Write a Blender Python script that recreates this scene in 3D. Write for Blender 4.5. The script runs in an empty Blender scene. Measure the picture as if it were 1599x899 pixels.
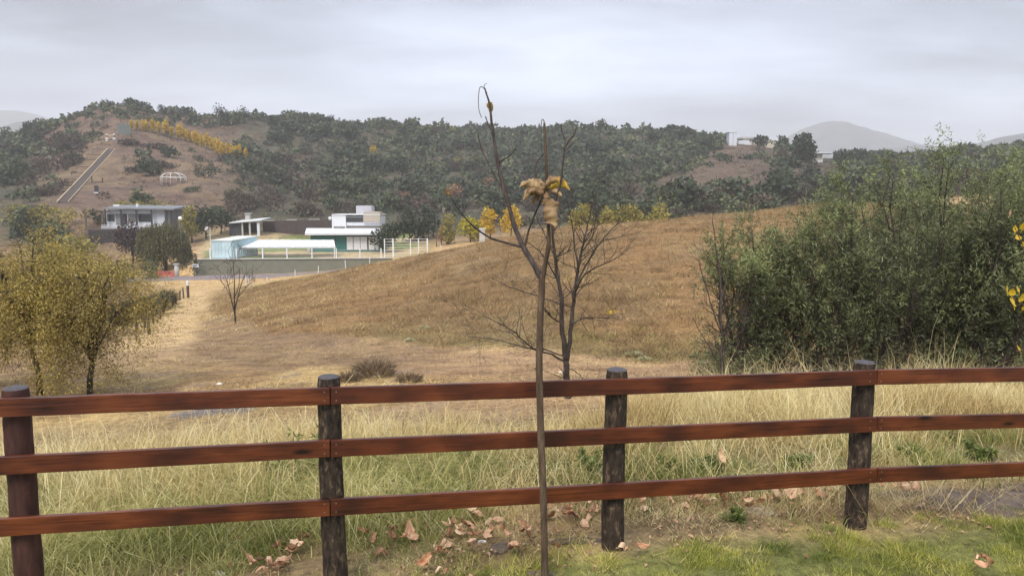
import bpy, math, random
import numpy as np
from mathutils import Vector, Matrix

random.seed(7)
RNG = np.random.default_rng(11)
scene = bpy.context.scene
COL = scene.collection
R = math.radians

# ------------------------------------------------------------------ camera
CAM_H = 2.48
FPX = 1150.0
PITCH = R(6.8)
cam_data = bpy.data.cameras.new("camera")
cam_data.sensor_width = 36.0
cam_data.lens = 36.0 * FPX / 1599.0
cam_data.clip_start = 0.05
cam_data.clip_end = 20000.0
cam = bpy.data.objects.new("camera", cam_data)
cam.location = (0, 0, CAM_H)
cam.rotation_euler = (R(90) - PITCH, 0, 0)
COL.objects.link(cam)
scene.camera = cam

# ------------------------------------------------------------------ world: overcast sky
SUN_EL, SUN_AZ = R(52), R(200)
world = bpy.data.worlds.new("World")
scene.world = world
world.use_nodes = True
wn, wl = world.node_tree.nodes, world.node_tree.links
wn.clear()
w_out = wn.new("ShaderNodeOutputWorld")
w_bg = wn.new("ShaderNodeBackground")
w_bg.inputs["Strength"].default_value = 0.1
w_sky = wn.new("ShaderNodeTexSky")
w_sky.sky_type = 'NISHITA'
w_sky.sun_disc = False
w_sky.sun_elevation = SUN_EL
w_sky.sun_rotation = SUN_AZ
w_tc = wn.new("ShaderNodeTexCoord")
w_sep = wn.new("ShaderNodeSeparateXYZ")
wl.new(w_tc.outputs["Generated"], w_sep.inputs[0])


def wmath(op, a, b=None, c=None, clamp=False):
    n = wn.new("ShaderNodeMath")
    n.operation = op
    n.use_clamp = clamp
    for i, s in enumerate((a, b, c)):
        if s is None:
            continue
        if isinstance(s, (int, float)):
            n.inputs[i].default_value = s
        else:
            wl.new(s, n.inputs[i])
    return n.outputs[0]


w_z = wmath('MAXIMUM', w_sep.outputs[2], 0.0)
w_den = wmath('ADD', w_z, 0.16)                       # flat cloud deck seen from below
w_px = wmath('DIVIDE', w_sep.outputs[0], w_den)
w_py = wmath('DIVIDE', w_sep.outputs[1], w_den)
w_cmb = wn.new("ShaderNodeCombineXYZ")
wl.new(w_px, w_cmb.inputs[0])
wl.new(w_py, w_cmb.inputs[1])
w_cmb.inputs[2].default_value = 3.7


def wnoise(scale, detail, rough, dist, off):
    m = wn.new("ShaderNodeMapping")
    m.inputs["Location"].default_value = off
    m.inputs["Scale"].default_value = (0.55, 1.0, 1.0)
    wl.new(w_cmb.outputs[0], m.inputs[0])
    n = wn.new("ShaderNodeTexNoise")
    n.inputs["Scale"].default_value = scale
    n.inputs["Detail"].default_value = detail
    n.inputs["Roughness"].default_value = rough
    n.inputs["Distortion"].default_value = dist
    wl.new(m.outputs[0], n.inputs["Vector"])
    return n.outputs["Fac"]


w_n1 = wnoise(0.9, 5.0, 0.5, 0.3, (9.1, 5.2, 0.0))
w_n2 = wnoise(3.2, 5.0, 0.55, 0.5, (5.0, 1.0, 2.0))
w_mod = wmath('MULTIPLY_ADD', wmath('SUBTRACT', w_n1, 0.5), 3.2, 1.0)
w_mod = wmath('MULTIPLY_ADD', wmath('SUBTRACT', w_n2, 0.5), 0.9, w_mod)
w_cie = wmath('MULTIPLY_ADD', w_z, 2.0, 1.0)          # overcast skies brighten to the zenith
w_lum = wmath('MULTIPLY', wmath('MULTIPLY', w_mod, w_cie), 2.12)
w_rgb = wn.new("ShaderNodeCombineXYZ")
wl.new(wmath('MULTIPLY', w_lum, 0.865), w_rgb.inputs[0])
wl.new(wmath('MULTIPLY', w_lum, 0.945), w_rgb.inputs[1])
wl.new(wmath('MULTIPLY', w_lum, 1.15), w_rgb.inputs[2])
w_mix = wn.new("ShaderNodeMix")
w_mix.data_type = 'RGBA'
w_mix.inputs[0].default_value = 0.93
wl.new(w_sky.outputs[0], w_mix.inputs[6])
wl.new(w_rgb.outputs[0], w_mix.inputs[7])
wl.new(w_mix.outputs[2], w_bg.inputs["Color"])
wl.new(w_bg.outputs[0], w_out.inputs["Surface"])

sun_data = bpy.data.lights.new("sun", 'SUN')
sun_data.energy = 1.5
sun_data.angle = R(25)
sun_data.color = (1.0, 0.92, 0.80)
sun = bpy.data.objects.new("sun", sun_data)
COL.objects.link(sun)
sun.rotation_euler = (R(90) - SUN_EL, 0, R(180) - SUN_AZ)
sun.location = (0, -10, 40)

scene.view_settings.view_transform = 'Standard'
scene.view_settings.look = 'None'
scene.view_settings.exposure = 1.32
scene.view_settings.gamma = 1.0
scene.view_settings.use_curve_mapping = False
scene.render.engine = 'CYCLES'
scene.cycles.use_denoising = True
scene.cycles.max_bounces = 6
scene.cycles.diffuse_bounces = 3
scene.cycles.glossy_bounces = 2
scene.cycles.transmission_bounces = 3
scene.cycles.volume_bounces = 1
scene.cycles.use_adaptive_sampling = True
scene.cycles.adaptive_threshold = 0.01


# ------------------------------------------------------------------ pixels to directions
def ray(px, py):
    u = (px - 799.5) / FPX
    v = (449.5 - py) / FPX
    dy = math.cos(PITCH) + v * math.sin(PITCH)
    dz = v * math.cos(PITCH) - math.sin(PITCH)
    return u / dy, dz / dy


def at(px, py, Y):
    a, e = ray(px, py)
    return Vector((a * Y, Y, CAM_H + e * Y))


def zpix(py, Y):
    return at(800, py, Y).z


def project(X, Y, Z):
    dz = Z - CAM_H
    depth = Y * math.cos(PITCH) - dz * math.sin(PITCH)
    up = Y * math.sin(PITCH) + dz * math.cos(PITCH)
    return 799.5 + FPX * X / depth, 449.5 - FPX * up / depth


# ------------------------------------------------------------------ noise + height field
def vnoise(x, y, seed=0):
    xi = np.floor(x).astype(np.int64)
    yi = np.floor(y).astype(np.int64)
    xf, yf = x - xi, y - yi
    u, v = xf * xf * (3 - 2 * xf), yf * yf * (3 - 2 * yf)

    def h(i, j):
        n = (i * 374761393 + j * 668265263 + seed * 982451653) & 0xFFFFFFFF
        n = ((n ^ (n >> 13)) * 1274126177) & 0xFFFFFFFF
        return ((n ^ (n >> 16)) & 0xFFFF) / 65535.0
    return (h(xi, yi) * (1 - u) + h(xi + 1, yi) * u) * (1 - v) + (h(xi, yi + 1) * (1 - u) + h(xi + 1, yi + 1) * u) * v


def fbm(x, y, size, octaves=4, seed=0):
    x, y = np.asarray(x, float), np.asarray(y, float)
    s, amp, tot = 1.0 / size, 1.0, 0.0
    out = np.zeros(np.broadcast(x, y).shape)
    for o in range(octaves):
        out = out + amp * vnoise(x * s + 17.3 * o, y * s - 9.1 * o, seed + o)
        tot += amp
        amp *= 0.5
        s *= 2.03
    return out / tot


def pchip(xk, yk, x):
    xk, yk = np.asarray(xk, float), np.asarray(yk, float)
    h = np.diff(xk)
    d = np.diff(yk) / h
    m = np.zeros(len(xk))
    m[0], m[-1] = d[0], d[-1]
    for i in range(1, len(xk) - 1):
        if d[i - 1] * d[i] > 0:
            w1, w2 = 2 * h[i] + h[i - 1], h[i] + 2 * h[i - 1]
            m[i] = (w1 + w2) / (w1 / d[i - 1] + w2 / d[i])
    x = np.clip(x, xk[0], xk[-1])
    i = np.clip(np.searchsorted(xk, x) - 1, 0, len(xk) - 2)
    t = (x - xk[i]) / h[i]
    t2, t3 = t * t, t * t * t
    return (2 * t3 - 3 * t2 + 1) * yk[i] + (t3 - 2 * t2 + t) * h[i] * m[i] + (-2 * t3 + 3 * t2) * yk[i + 1] + (t3 - t2) * h[i] * m[i + 1]


NEAR = [(1.0, 'z', -.115), (4.0, 'z', -.115), (5.3, 'z', -.125)]
FAR = [(480, 'z', 4.0), (700, 'z', -25.0), (1400, 'z', -35.0), (5000, 'z', -35.0)]
COLUMNS = [
    (-500, [(6.5, 'z', -.215), (9, 'z', -.7), (12, 'z', -1.1), (15, 617), (20, 575), (40, 506), (70, 463), (105, 438), (125, 425), (150, 380), (180, 330), (220, 290), (270, 255), (310, 235), (350, 240)]),
    (0, [(6.5, 'z', -.215), (9, 'z', -.7), (12, 'z', -1.1), (15, 617), (20, 575), (40, 508), (70, 465), (105, 438), (113, 435), (130, 405), (150, 355), (170, 315), (200, 285), (240, 255), (280, 230), (300, 222), (345, 232)]),
    (100, [(6.5, 'z', -.215), (9, 'z', -.7), (12, 'z', -1.1), (15, 616), (20, 572), (40, 511), (70, 466), (105, 438), (113, 435), (130, 406), (138.5, 388), (143.3, 380), (147.2, 352), (165, 320), (200, 282), (235, 248), (265, 222), (295, 198), (312, 194), (350, 206)]),
    (200, [(6.5, 'z', -.215), (9, 'z', -.65), (12, 'z', -1.0), (15, 612), (20, 565), (40, 512), (70, 467), (105, 438), (113, 434), (120, 424), (130, 408), (138.5, 390), (143.3, 386), (147.2, 356), (160, 334), (180, 306), (200, 285), (225, 250), (250, 216), (275, 187), (292, 172), (308, 168), (350, 188)]),
    (245, [(6.5, 'z', -.215), (9, 'z', -.65), (12, 'z', -1.0), (15, 611), (20, 563), (40, 509), (70, 467), (105, 438), (113, 434), (120, 423), (130, 406), (138.5, 388), (143.3, 384), (147.2, 357), (160, 336), (180, 308), (200, 287), (225, 255), (250, 226), (275, 201), (295, 184), (314, 174), (356, 188)]),
    (300, [(6.5, 'z', -.215), (9, 'z', -.62), (12, 'z', -.95), (16, 592), (20, 560), (40, 505), (70, 466), (100, 440), (109, 433), (114.6, 430), (118, 404), (131, 391), (150, 368), (170, 335), (192, 295), (199, 286), (206, 280), (240, 252), (275, 222), (300, 200), (325, 181), (365, 190)]),
    (400, [(6.5, 'z', -.215), (9, 'z', -.6), (12, 'z', -.9), (16, 588), (20, 560), (28, 525), (40, 485), (60, 452), (80, 446), (100, 439), (109, 431), (114.6, 427), (118, 404), (131, 392), (150, 368), (170, 345), (200, 310), (240, 270), (290, 225), (335, 184), (375, 194)]),
    (480, [(6.5, 'z', -.215), (9, 'z', -.6), (12, 'z', -.9), (16, 586), (20, 560), (24, 538), (30, 502), (45, 458), (62, 434), (80, 436), (100, 431), (109, 427), (114.6, 424), (118, 404), (131, 392), (155, 368), (170, 350), (210, 312), (270, 258), (320, 212), (352, 192), (390, 202)]),
    (600, [(6.5, 'z', -.215), (9, 'z', -.6), (12, 'z', -.9), (16, 582), (20, 558), (24, 533), (30, 490), (42, 440), (52, 416), (60, 409), (80, 424), (109, 411), (114.6, 409), (118, 403), (131, 391), (155, 364), (175, 345), (210, 313), (270, 260), (330, 215), (362, 198), (400, 206)]),
    (700, [(6.5, 'z', -.215), (9, 'z', -.6), (12, 'z', -.9), (16, 580), (20, 557), (23, 537), (30, 480), (40, 425), (48, 399), (55, 389), (66, 402), (90, 408), (114, 392), (131, 379), (155, 356), (200, 320), (260, 271), (330, 222), (370, 204), (410, 214)]),
    (860, [(6.5, 'z', -.215), (9, 'z', -.55), (12.3, 'z', -.88), (16, 577), (20, 550), (23, 520), (30, 458), (40, 400), (48, 370), (55, 358), (68, 374), (95, 385), (120, 370), (150, 346), (200, 312), (270, 268), (340, 226), (378, 207), (420, 217)]),
    (1000, [(6.5, 'z', -.215), (9, 'z', -.5), (12.3, 'z', -.85), (16, 578), (19, 555), (23, 510), (30, 445), (40, 385), (48, 356), (56, 346), (70, 362), (97, 372), (125, 358), (155, 335), (200, 300), (250, 268), (310, 235), (370, 210), (420, 220)]),
    (1130, [(6.5, 'z', -.205), (9, 'z', -.45), (12.3, 'z', -.8), (16, 578), (19, 552), (24, 492), (33, 418), (44, 362), (52, 340), (57, 335), (72, 350), (98, 360), (130, 345), (165, 318), (210, 285), (260, 248), (300, 226), (325, 219), (370, 232)]),
    (1300, [(6.5, 'z', -.195), (9, 'z', -.4), (12.3, 'z', -.8), (15, 588), (19, 550), (25, 480), (35, 402), (46, 345), (54, 319), (58, 318), (72, 334), (100, 345), (150, 318), (200, 288), (250, 264), (290, 250), (320, 250), (360, 262)]),
    (1600, [(6.5, 'z', -.195), (9, 'z', -.4), (12.3, 'z', -.8), (15, 588), (19, 550), (26, 480), (36, 402), (48, 347), (56, 326), (60, 325), (80, 325), (120, 308), (180, 284), (260, 254), (310, 244), (360, 250)]),
    (2100, [(6.5, 'z', -.195), (9, 'z', -.4), (12.3, 'z', -.8), (15, 588), (19, 550), (26, 480), (36, 402), (48, 347), (56, 326), (60, 325), (80, 325), (120, 308), (180, 284), (260, 254), (310, 244), (360, 250)]),
]
LY = np.linspace(0, math.log(5000), 700)
COL_A, COL_Z = [], []
for px_, pts_ in COLUMNS:
    ks, zs = [], []
    for e in NEAR + pts_ + FAR:
        ks.append(math.log(e[0]))
        zs.append(e[2] if e[1] == 'z' else zpix(e[1], e[0]))
    COL_A.append((px_ - 799.5) / FPX)
    COL_Z.append(pchip(ks, zs, LY))
COL_Z = np.array(COL_Z)
GA = np.linspace(COL_A[0], COL_A[-1], 500)
ZT = np.array([pchip(COL_A, COL_Z[:, j], GA) for j in range(len(LY))]).T      # [a, ly]


def gz(X, Y):
    X, Y = np.asarray(X, float), np.asarray(Y, float)
    Yc = np.maximum(Y, 1.0)
    a = np.clip(X / np.maximum(Yc, 3.0), GA[0], GA[-1])
    fa = (a - GA[0]) / (GA[1] - GA[0])
    fl = np.log(Yc) / (LY[1] - LY[0])
    i = np.clip(fa.astype(int), 0, len(GA) - 2)
    j = np.clip(fl.astype(int), 0, len(LY) - 2)
    s, t = fa - i, fl - j
    z = (ZT[i, j] * (1 - s) + ZT[i + 1, j] * s) * (1 - t) + (ZT[i, j + 1] * (1 - s) + ZT[i + 1, j + 1] * s) * t
    z = z - 0.075 * np.clip(0.6 - X, 0, 4.5) * (1 - np.clip((Yc - 6.0) / 6.0, 0, 1)) ** 2      # the lawn falls a little to the left
    w = np.clip((Yc - 5.5) / 6.0, 0, 1)
    z = z + w * 0.07 * (fbm(X, Y, 1.1, 3, 5) - 0.5)
    w2 = np.clip((Yc - 14) / 20.0, 0, 1) * (1 - 0.75 * np.exp(-((Yc - 112) / 22.0) ** 2))
    z = z + w2 * 0.4 * (fbm(X, Y, 5.0, 3, 9) - 0.5)
    w3 = np.clip((Yc - 165) / 80.0, 0, 1)
    z = z + w3 * 3.4 * (fbm(X, Y, 34.0, 4, 3) - 0.5)
    return z


def g(x, y):
    return float(gz(np.array([x]), np.array([y]))[0])


YS = np.geomspace(3.0, 420.0, 2600)


def hit(px, py, ymin=3.0, ymax=420.0):
    """point of the terrain that the pixel looks at"""
    a, e = ray(px, py)
    Y = YS[(YS >= ymin) & (YS <= ymax)]
    gap = CAM_H + e * Y - gz(a * Y, Y)
    idx = np.nonzero(gap <= 0)[0]
    k = idx[0] if len(idx) else int(np.argmin(gap / Y))
    y = float(Y[k])
    return Vector((a * y, y, g(a * y, y)))


# ------------------------------------------------------------------ mesh helpers
def np_mesh(name, V, F, attrs=None):
    V = np.ascontiguousarray(V, dtype=np.float32)
    F = np.ascontiguousarray(F, dtype=np.int32)
    me = bpy.data.meshes.new(name)
    n = F.shape[1]
    me.vertices.add(len(V))
    me.vertices.foreach_set("co", V.ravel())
    me.loops.add(F.size)
    me.loops.foreach_set("vertex_index", F.ravel())
    me.polygons.add(len(F))
    me.polygons.foreach_set("loop_start", np.arange(0, F.size, n, dtype=np.int32))
    me.update(calc_edges=True)
    for k, (kind, arr) in (attrs or {}).items():
        if kind == 'F':
            a = me.attributes.new(k, 'FLOAT', 'POINT')
            a.data.foreach_set("value", np.ascontiguousarray(arr, dtype=np.float32))
        else:
            a = me.attributes.new(k, 'FLOAT_COLOR', 'POINT')
            a.data.foreach_set("color", np.ascontiguousarray(arr, dtype=np.float32).ravel())
    return me


def link(name, me, m, parent=None, loc=None):
    o = bpy.data.objects.new(name, me)
    if m is not None and len(me.materials) == 0:
        me.materials.append(m)
    COL.objects.link(o)
    if loc is not None:
        o.location = loc
    if parent is not None:
        o.parent = parent
    return o


def tag(o, label=None, cat=None, group=None, kind=None):
    if label:
        o["label"] = label
    if cat:
        o["category"] = cat
    if group:
        o["group"] = group
    if kind:
        o["kind"] = kind
    return o


def thing(name, label, cat, loc, group=None):
    o = bpy.data.objects.new(name, None)
    o.empty_display_size = 0.2
    o.location = loc
    COL.objects.link(o)
    return tag(o, label, cat, group)


def copy_tree(o, parent=None):
    c = o.copy()
    COL.objects.link(c)
    c.parent = parent
    for ch in list(o.children):
        copy_tree(ch, c)
    return c


class MB:
    def __init__(self):
        self.v, self.f = [], []

    def add(self, vs, fs):
        b = len(self.v)
        self.v += [tuple(p) for p in vs]
        self.f += [tuple(b + i for i in q) for q in fs]
        return self

    def box(self, x0, x1, y0, y1, z0, z1):
        return self.add([(x0, y0, z0), (x1, y0, z0), (x1, y1, z0), (x0, y1, z0), (x0, y0, z1), (x1, y0, z1), (x1, y1, z1), (x0, y1, z1)],
                        [(0, 3, 2, 1), (4, 5, 6, 7), (0, 1, 5, 4), (1, 2, 6, 5), (2, 3, 7, 6), (3, 0, 4, 7)])

    def hexa(self, p):
        return self.add(p, [(0, 3, 2, 1), (4, 5, 6, 7), (0, 1, 5, 4), (1, 2, 6, 5), (2, 3, 7, 6), (3, 0, 4, 7)])

    def beam(self, p, q, w, h):
        p, q = Vector(p), Vector(q)
        d = (q - p).normalized()
        s = d.cross(Vector((0, 0, 1)))
        if s.length < 1e-3:
            s = Vector((1, 0, 0))
        s.normalize()
        t = s.cross(d).normalized()
        vs = []
        for c in (p, q):
            for a, b in ((-1, -1), (1, -1), (1, 1), (-1, 1)):
                vs.append(c + s * (a * w / 2) + t * (b * h / 2))
        return self.add(vs, [(0, 1, 2, 3), (7, 6, 5, 4), (0, 4, 5, 1), (1, 5, 6, 2), (2, 6, 7, 3), (3, 7, 4, 0)])

    def tube(self, pts, rad, sides=6, cap=True):
        pts = [Vector(p) for p in pts]
        n = len(pts)
        if isinstance(rad, (int, float)):
            rad = [rad] * n
        vs, fs = [], []
        ref = None
        for i, p in enumerate(pts):
            d = (pts[min(i + 1, n - 1)] - pts[max(i - 1, 0)])
            if d.length < 1e-6:
                d = Vector((0, 0, 1))
            d.normalize()
            if ref is None:
                ref = d.orthogonal().normalized()
            ref = (ref - d * ref.dot(d))
            if ref.length < 1e-4:
                ref = d.orthogonal()
            ref.normalize()
            s = d.cross(ref)
            for k in range(sides):
                t = 2 * math.pi * k / sides
                vs.append(p + (ref * math.cos(t) + s * math.sin(t)) * rad[i])
        for i in range(n - 1):
            for k in range(sides):
                k2 = (k + 1) % sides
                fs.append((i * sides + k, i * sides + k2, (i + 1) * sides + k2, (i + 1) * sides + k))
        if cap:
            fs.append(tuple(range(sides))[::-1])
            fs.append(tuple((n - 1) * sides + k for k in range(sides)))
        return self.add(vs, fs)

    def build(self, name, m, parent=None, smooth=False, world=True, bevel=0.0):
        me = bpy.data.meshes.new(name)
        off = Vector(parent_loc(parent)) if (parent is not None and world) else Vector((0, 0, 0))
        me.from_pydata([tuple(Vector(p) - off) for p in self.v], [], self.f)
        me.update()
        if smooth:
            me.polygons.foreach_set("use_smooth", [True] * len(me.polygons))
        o = link(name, me, m, parent)
        if bevel:
            b = o.modifiers.new("bevel", 'BEVEL')
            b.width = bevel
            b.segments = 2
            b.limit_method = 'ANGLE'
        return o


def parent_loc(o):
    p = Vector((0, 0, 0))
    while o is not None:
        p = p + o.location
        o = o.parent
    return p


# ------------------------------------------------------------------ materials
def lin(r, g_, b):
    def f(c):
        c /= 255.0
        return c / 12.92 if c <= 0.04045 else ((c + 0.055) / 1.055) ** 2.4
    return (f(r), f(g_), f(b), 1.0)


def newmat(name):
    m = bpy.data.materials.new(name)
    m.use_nodes = True
    nt = m.node_tree
    nt.nodes.clear()
    out = nt.nodes.new("ShaderNodeOutputMaterial")
    bs = nt.nodes.new("ShaderNodeBsdfPrincipled")
    nt.links.new(bs.outputs[0], out.inputs[0])
    return m, nt, bs, out


def node(nt, typ, **kw):
    n = nt.nodes.new(typ)
    for k, v in kw.items():
        if k in n.inputs:
            n.inputs[k].default_value = v
        else:
            setattr(n, k, v)
    return n


def ramp(nt, fac, stops):
    r = nt.nodes.new("ShaderNodeValToRGB")
    el = r.color_ramp.elements
    while len(el) < len(stops):
        el.new(0.5)
    for e, (p, c) in zip(el, stops):
        e.position = p
        e.color = c
    nt.links.new(fac, r.inputs[0])
    return r.outputs[0]


def pm(name, col, rough=0.75, var=0.12, nscale=6.0, bump=0.0, metallic=0.0, stretch=(1, 1, 1), spec=0.5):
    """plain surface with a little uneven colour, grain and relief"""
    m, nt, bs, out = newmat(name)
    tc = node(nt, "ShaderNodeTexCoord")
    mp = node(nt, "ShaderNodeMapping")
    mp.inputs["Scale"].default_value = stretch
    nt.links.new(tc.outputs["Object"], mp.inputs[0])
    n = node(nt, "ShaderNodeTexNoise", Scale=nscale, Detail=6.0, Roughness=0.62)
    nt.links.new(mp.outputs[0], n.inputs["Vector"])
    lo = tuple(c * (1 - 2 * var) for c in col[:3]) + (1,)
    hi = tuple(min(1, c * (1 + 2 * var)) for c in col[:3]) + (1,)
    nt.links.new(ramp(nt, n.outputs["Fac"], [(0.25, lo), (0.75, hi)]), bs.inputs["Base Color"])
    bs.inputs["Roughness"].default_value = rough
    bs.inputs["Metallic"].default_value = metallic
    bs.inputs["Specular IOR Level"].default_value = spec
    if bump:
        b = node(nt, "ShaderNodeBump", Strength=bump, Distance=0.05)
        nt.links.new(n.outputs["Fac"], b.inputs["Height"])
        nt.links.new(b.outputs[0], bs.inputs["Normal"])
    return m


def leafmat(name, cols, trans=0.25, rough=0.55, objvar=0.3, spec=0.35):
    """leaf colour picked from a ramp by the per-leaf value v and a per-plant shift"""
    m, nt, bs, out = newmat(name)
    at_ = node(nt, "ShaderNodeAttribute", attribute_name="v")
    oi = node(nt, "ShaderNodeObjectInfo")
    a = node(nt, "ShaderNodeMath", operation='SUBTRACT')
    nt.links.new(oi.outputs["Random"], a.inputs[0])
    a.inputs[1].default_value = 0.5
    b = node(nt, "ShaderNodeMath", operation='MULTIPLY_ADD', use_clamp=True)
    nt.links.new(a.outputs[0], b.inputs[0])
    b.inputs[1].default_value = objvar
    nt.links.new(at_.outputs["Fac"], b.inputs[2])
    k = len(cols)
    c = ramp(nt, b.outputs[0], [(i / (k - 1), cc) for i, cc in enumerate(cols)])
    nt.links.new(c, bs.inputs["Base Color"])
    bs.inputs["Roughness"].default_value = rough
    bs.inputs["Specular IOR Level"].default_value = spec
    if trans > 0:
        t = node(nt, "ShaderNodeBsdfTranslucent")
        nt.links.new(c, t.inputs["Color"])
        mx = node(nt, "ShaderNodeMixShader")
        mx.inputs[0].default_value = trans
        nt.links.new(bs.outputs[0], mx.inputs[1])
        nt.links.new(t.outputs[0], mx.inputs[2])
        nt.links.new(mx.outputs[0], out.inputs[0])
    return m


def ground_material(name, fine=1.0):
    m, nt, bs, out = newmat(name)
    at_ = node(nt, "ShaderNodeAttribute", attribute_name="Col")
    tc = node(nt, "ShaderNodeTexCoord")
    n1 = node(nt, "ShaderNodeTexNoise", Scale=9.0 * fine, Detail=8.0, Roughness=0.7)
    n2 = node(nt, "ShaderNodeTexNoise", Scale=1.1 * fine, Detail=7.0, Roughness=0.65)
    mp = node(nt, "ShaderNodeMapping")
    mp.inputs["Scale"].default_value = (1, 1, 1)
    nt.links.new(tc.outputs["Object"], mp.inputs[0])
    for n in (n1, n2):
        nt.links.new(mp.outputs[0], n.inputs["Vector"])
    c1 = ramp(nt, n1.outputs["Fac"], [(0.30, (0.42, 0.38, 0.36, 1)), (0.5, (1, 1, 1, 1)), (0.70, (1.6, 1.56, 1.42, 1))])
    c2 = ramp(nt, n2.outputs["Fac"], [(0.32, (0.6, 0.56, 0.53, 1)), (0.52, (1, 1, 1, 1)), (0.70, (1.28, 1.26, 1.18, 1))])
    x1 = node(nt, "ShaderNodeMix", data_type='RGBA', blend_type='MULTIPLY')
    x1.inputs[0].default_value = 1.0
    nt.links.new(at_.outputs["Color"], x1.inputs[6])
    nt.links.new(c1, x1.inputs[7])
    x2 = node(nt, "ShaderNodeMix", data_type='RGBA', blend_type='MULTIPLY')
    x2.inputs[0].default_value = 1.0
    nt.links.new(x1.outputs[2], x2.inputs[6])
    nt.links.new(c2, x2.inputs[7])
    nt.links.new(x2.outputs[2], bs.inputs["Base Color"])
    bs.inputs["Roughness"].default_value = 0.92
    bs.inputs["Specular IOR Level"].default_value = 0.2
    b = node(nt, "ShaderNodeBump", Strength=0.9, Distance=0.05 / fine)
    nt.links.new(n1.outputs["Fac"], b.inputs["Height"])
    nt.links.new(b.outputs[0], bs.inputs["Normal"])
    return m


def rail_material():
    m, nt, bs, out = newmat("stained_rail_wood")
    tc = node(nt, "ShaderNodeTexCoord")
    oi = node(nt, "ShaderNodeObjectInfo")
    mul = node(nt, "ShaderNodeVectorMath", operation='SCALE')
    mul.inputs[0].default_value = (13.0, 7.0, 5.0)
    nt.links.new(oi.outputs["Random"], mul.inputs["Scale"])
    add = node(nt, "ShaderNodeVectorMath", operation='ADD')
    nt.links.new(tc.outputs["Object"], add.inputs[0])
    nt.links.new(mul.outputs[0], add.inputs[1])
    m1 = node(nt, "ShaderNodeMapping")
    m1.inputs["Scale"].default_value = (1.6, 26, 40)
    nt.links.new(add.outputs[0], m1.inputs[0])
    grain = node(nt, "ShaderNodeTexNoise", Scale=1.6, Detail=7.0, Roughness=0.6, Distortion=0.6)
    nt.links.new(m1.outputs[0], grain.inputs["Vector"])
    m2 = node(nt, "ShaderNodeMapping")
    m2.inputs["Scale"].default_value = (1.5, 3.0, 3.0)
    nt.links.new(add.outputs[0], m2.inputs[0])
    blot = node(nt, "ShaderNodeTexNoise", Scale=1.7, Detail=3.0, Roughness=0.5)
    nt.links.new(m2.outputs[0], blot.inputs["Vector"])
    base = ramp(nt, blot.outputs["Fac"], [(0.32, (0.040, 0.0105, 0.006, 1)), (0.48, (0.084, 0.0205, 0.008, 1)), (0.70, (0.155, 0.042, 0.0125, 1))])
    gr = ramp(nt, grain.outputs["Fac"], [(0.34, (0.38, 0.34, 0.34, 1)), (0.44, (0.85, 0.82, 0.82, 1)), (0.64, (1.25, 1.25, 1.25, 1))])
    x = node(nt, "ShaderNodeMix", data_type='RGBA', blend_type='MULTIPLY')
    x.inputs[0].default_value = 0.85
    nt.links.new(base, x.inputs[6])
    nt.links.new(gr, x.inputs[7])
    # knots
    m3 = node(nt, "ShaderNodeMapping")
    m3.inputs["Scale"].default_value = (1.7, 3.0, 6.0)
    nt.links.new(add.outputs[0], m3.inputs[0])
    vo = node(nt, "ShaderNodeTexVoronoi", Scale=1.0, Randomness=1.0)
    nt.links.new(m3.outputs[0], vo.inputs["Vector"])
    kn = ramp(nt, vo.outputs["Distance"], [(0.06, (0.12, 0.1, 0.1, 1)), (0.14, (1, 1, 1, 1))])
    y = node(nt, "ShaderNodeMix", data_type='RGBA', blend_type='MULTIPLY')
    y.inputs[0].default_value = 1.0
    nt.links.new(x.outputs[2], y.inputs[6])
    nt.links.new(kn, y.inputs[7])
    nt.links.new(y.outputs[2], bs.inputs["Base Color"])
    bs.inputs["Roughness"].default_value = 0.34
    bs.inputs["Specular IOR Level"].default_value = 0.45
    b = node(nt, "ShaderNodeBump", Strength=0.6, Distance=0.004)
    nt.links.new(grain.outputs["Fac"], b.inputs["Height"])
    nt.links.new(b.outputs[0], bs.inputs["Normal"])
    return m


def bark_material(name, dark, mid, light, scale=14.0, stretch=(1, 1, 0.35), bump=0.8, rough=0.85, p=(0.32, 0.5, 0.68)):
    m, nt, bs, out = newmat(name)
    tc = node(nt, "ShaderNodeTexCoord")
    mp = node(nt, "ShaderNodeMapping")
    mp.inputs["Scale"].default_value = stretch
    nt.links.new(tc.outputs["Object"], mp.inputs[0])
    n = node(nt, "ShaderNodeTexNoise", Scale=scale, Detail=8.0, Roughness=0.65, Distortion=0.4)
    nt.links.new(mp.outputs[0], n.inputs["Vector"])
    nt.links.new(ramp(nt, n.outputs["Fac"], [(p[0], dark), (p[1], mid), (p[2], light)]), bs.inputs["Base Color"])
    bs.inputs["Roughness"].default_value = rough
    bs.inputs["Specular IOR Level"].default_value = 0.3
    b = node(nt, "ShaderNodeBump", Strength=bump, Distance=0.012)
    nt.links.new(n.outputs["Fac"], b.inputs["Height"])
    nt.links.new(b.outputs[0], bs.inputs["Normal"])
    return m


def glassy(name, col):
    m, nt, bs, out = newmat(name)
    tc = node(nt, "ShaderNodeTexCoord")
    n = node(nt, "ShaderNodeTexNoise", Scale=0.7, Detail=2.0)
    nt.links.new(tc.outputs["Object"], n.inputs["Vector"])
    nt.links.new(ramp(nt, n.outputs["Fac"], [(0.3, tuple(c * .7 for c in col[:3]) + (1,)), (0.7, col)]), bs.inputs["Base Color"])
    bs.inputs["Roughness"].default_value = 0.12
    return m


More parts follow.
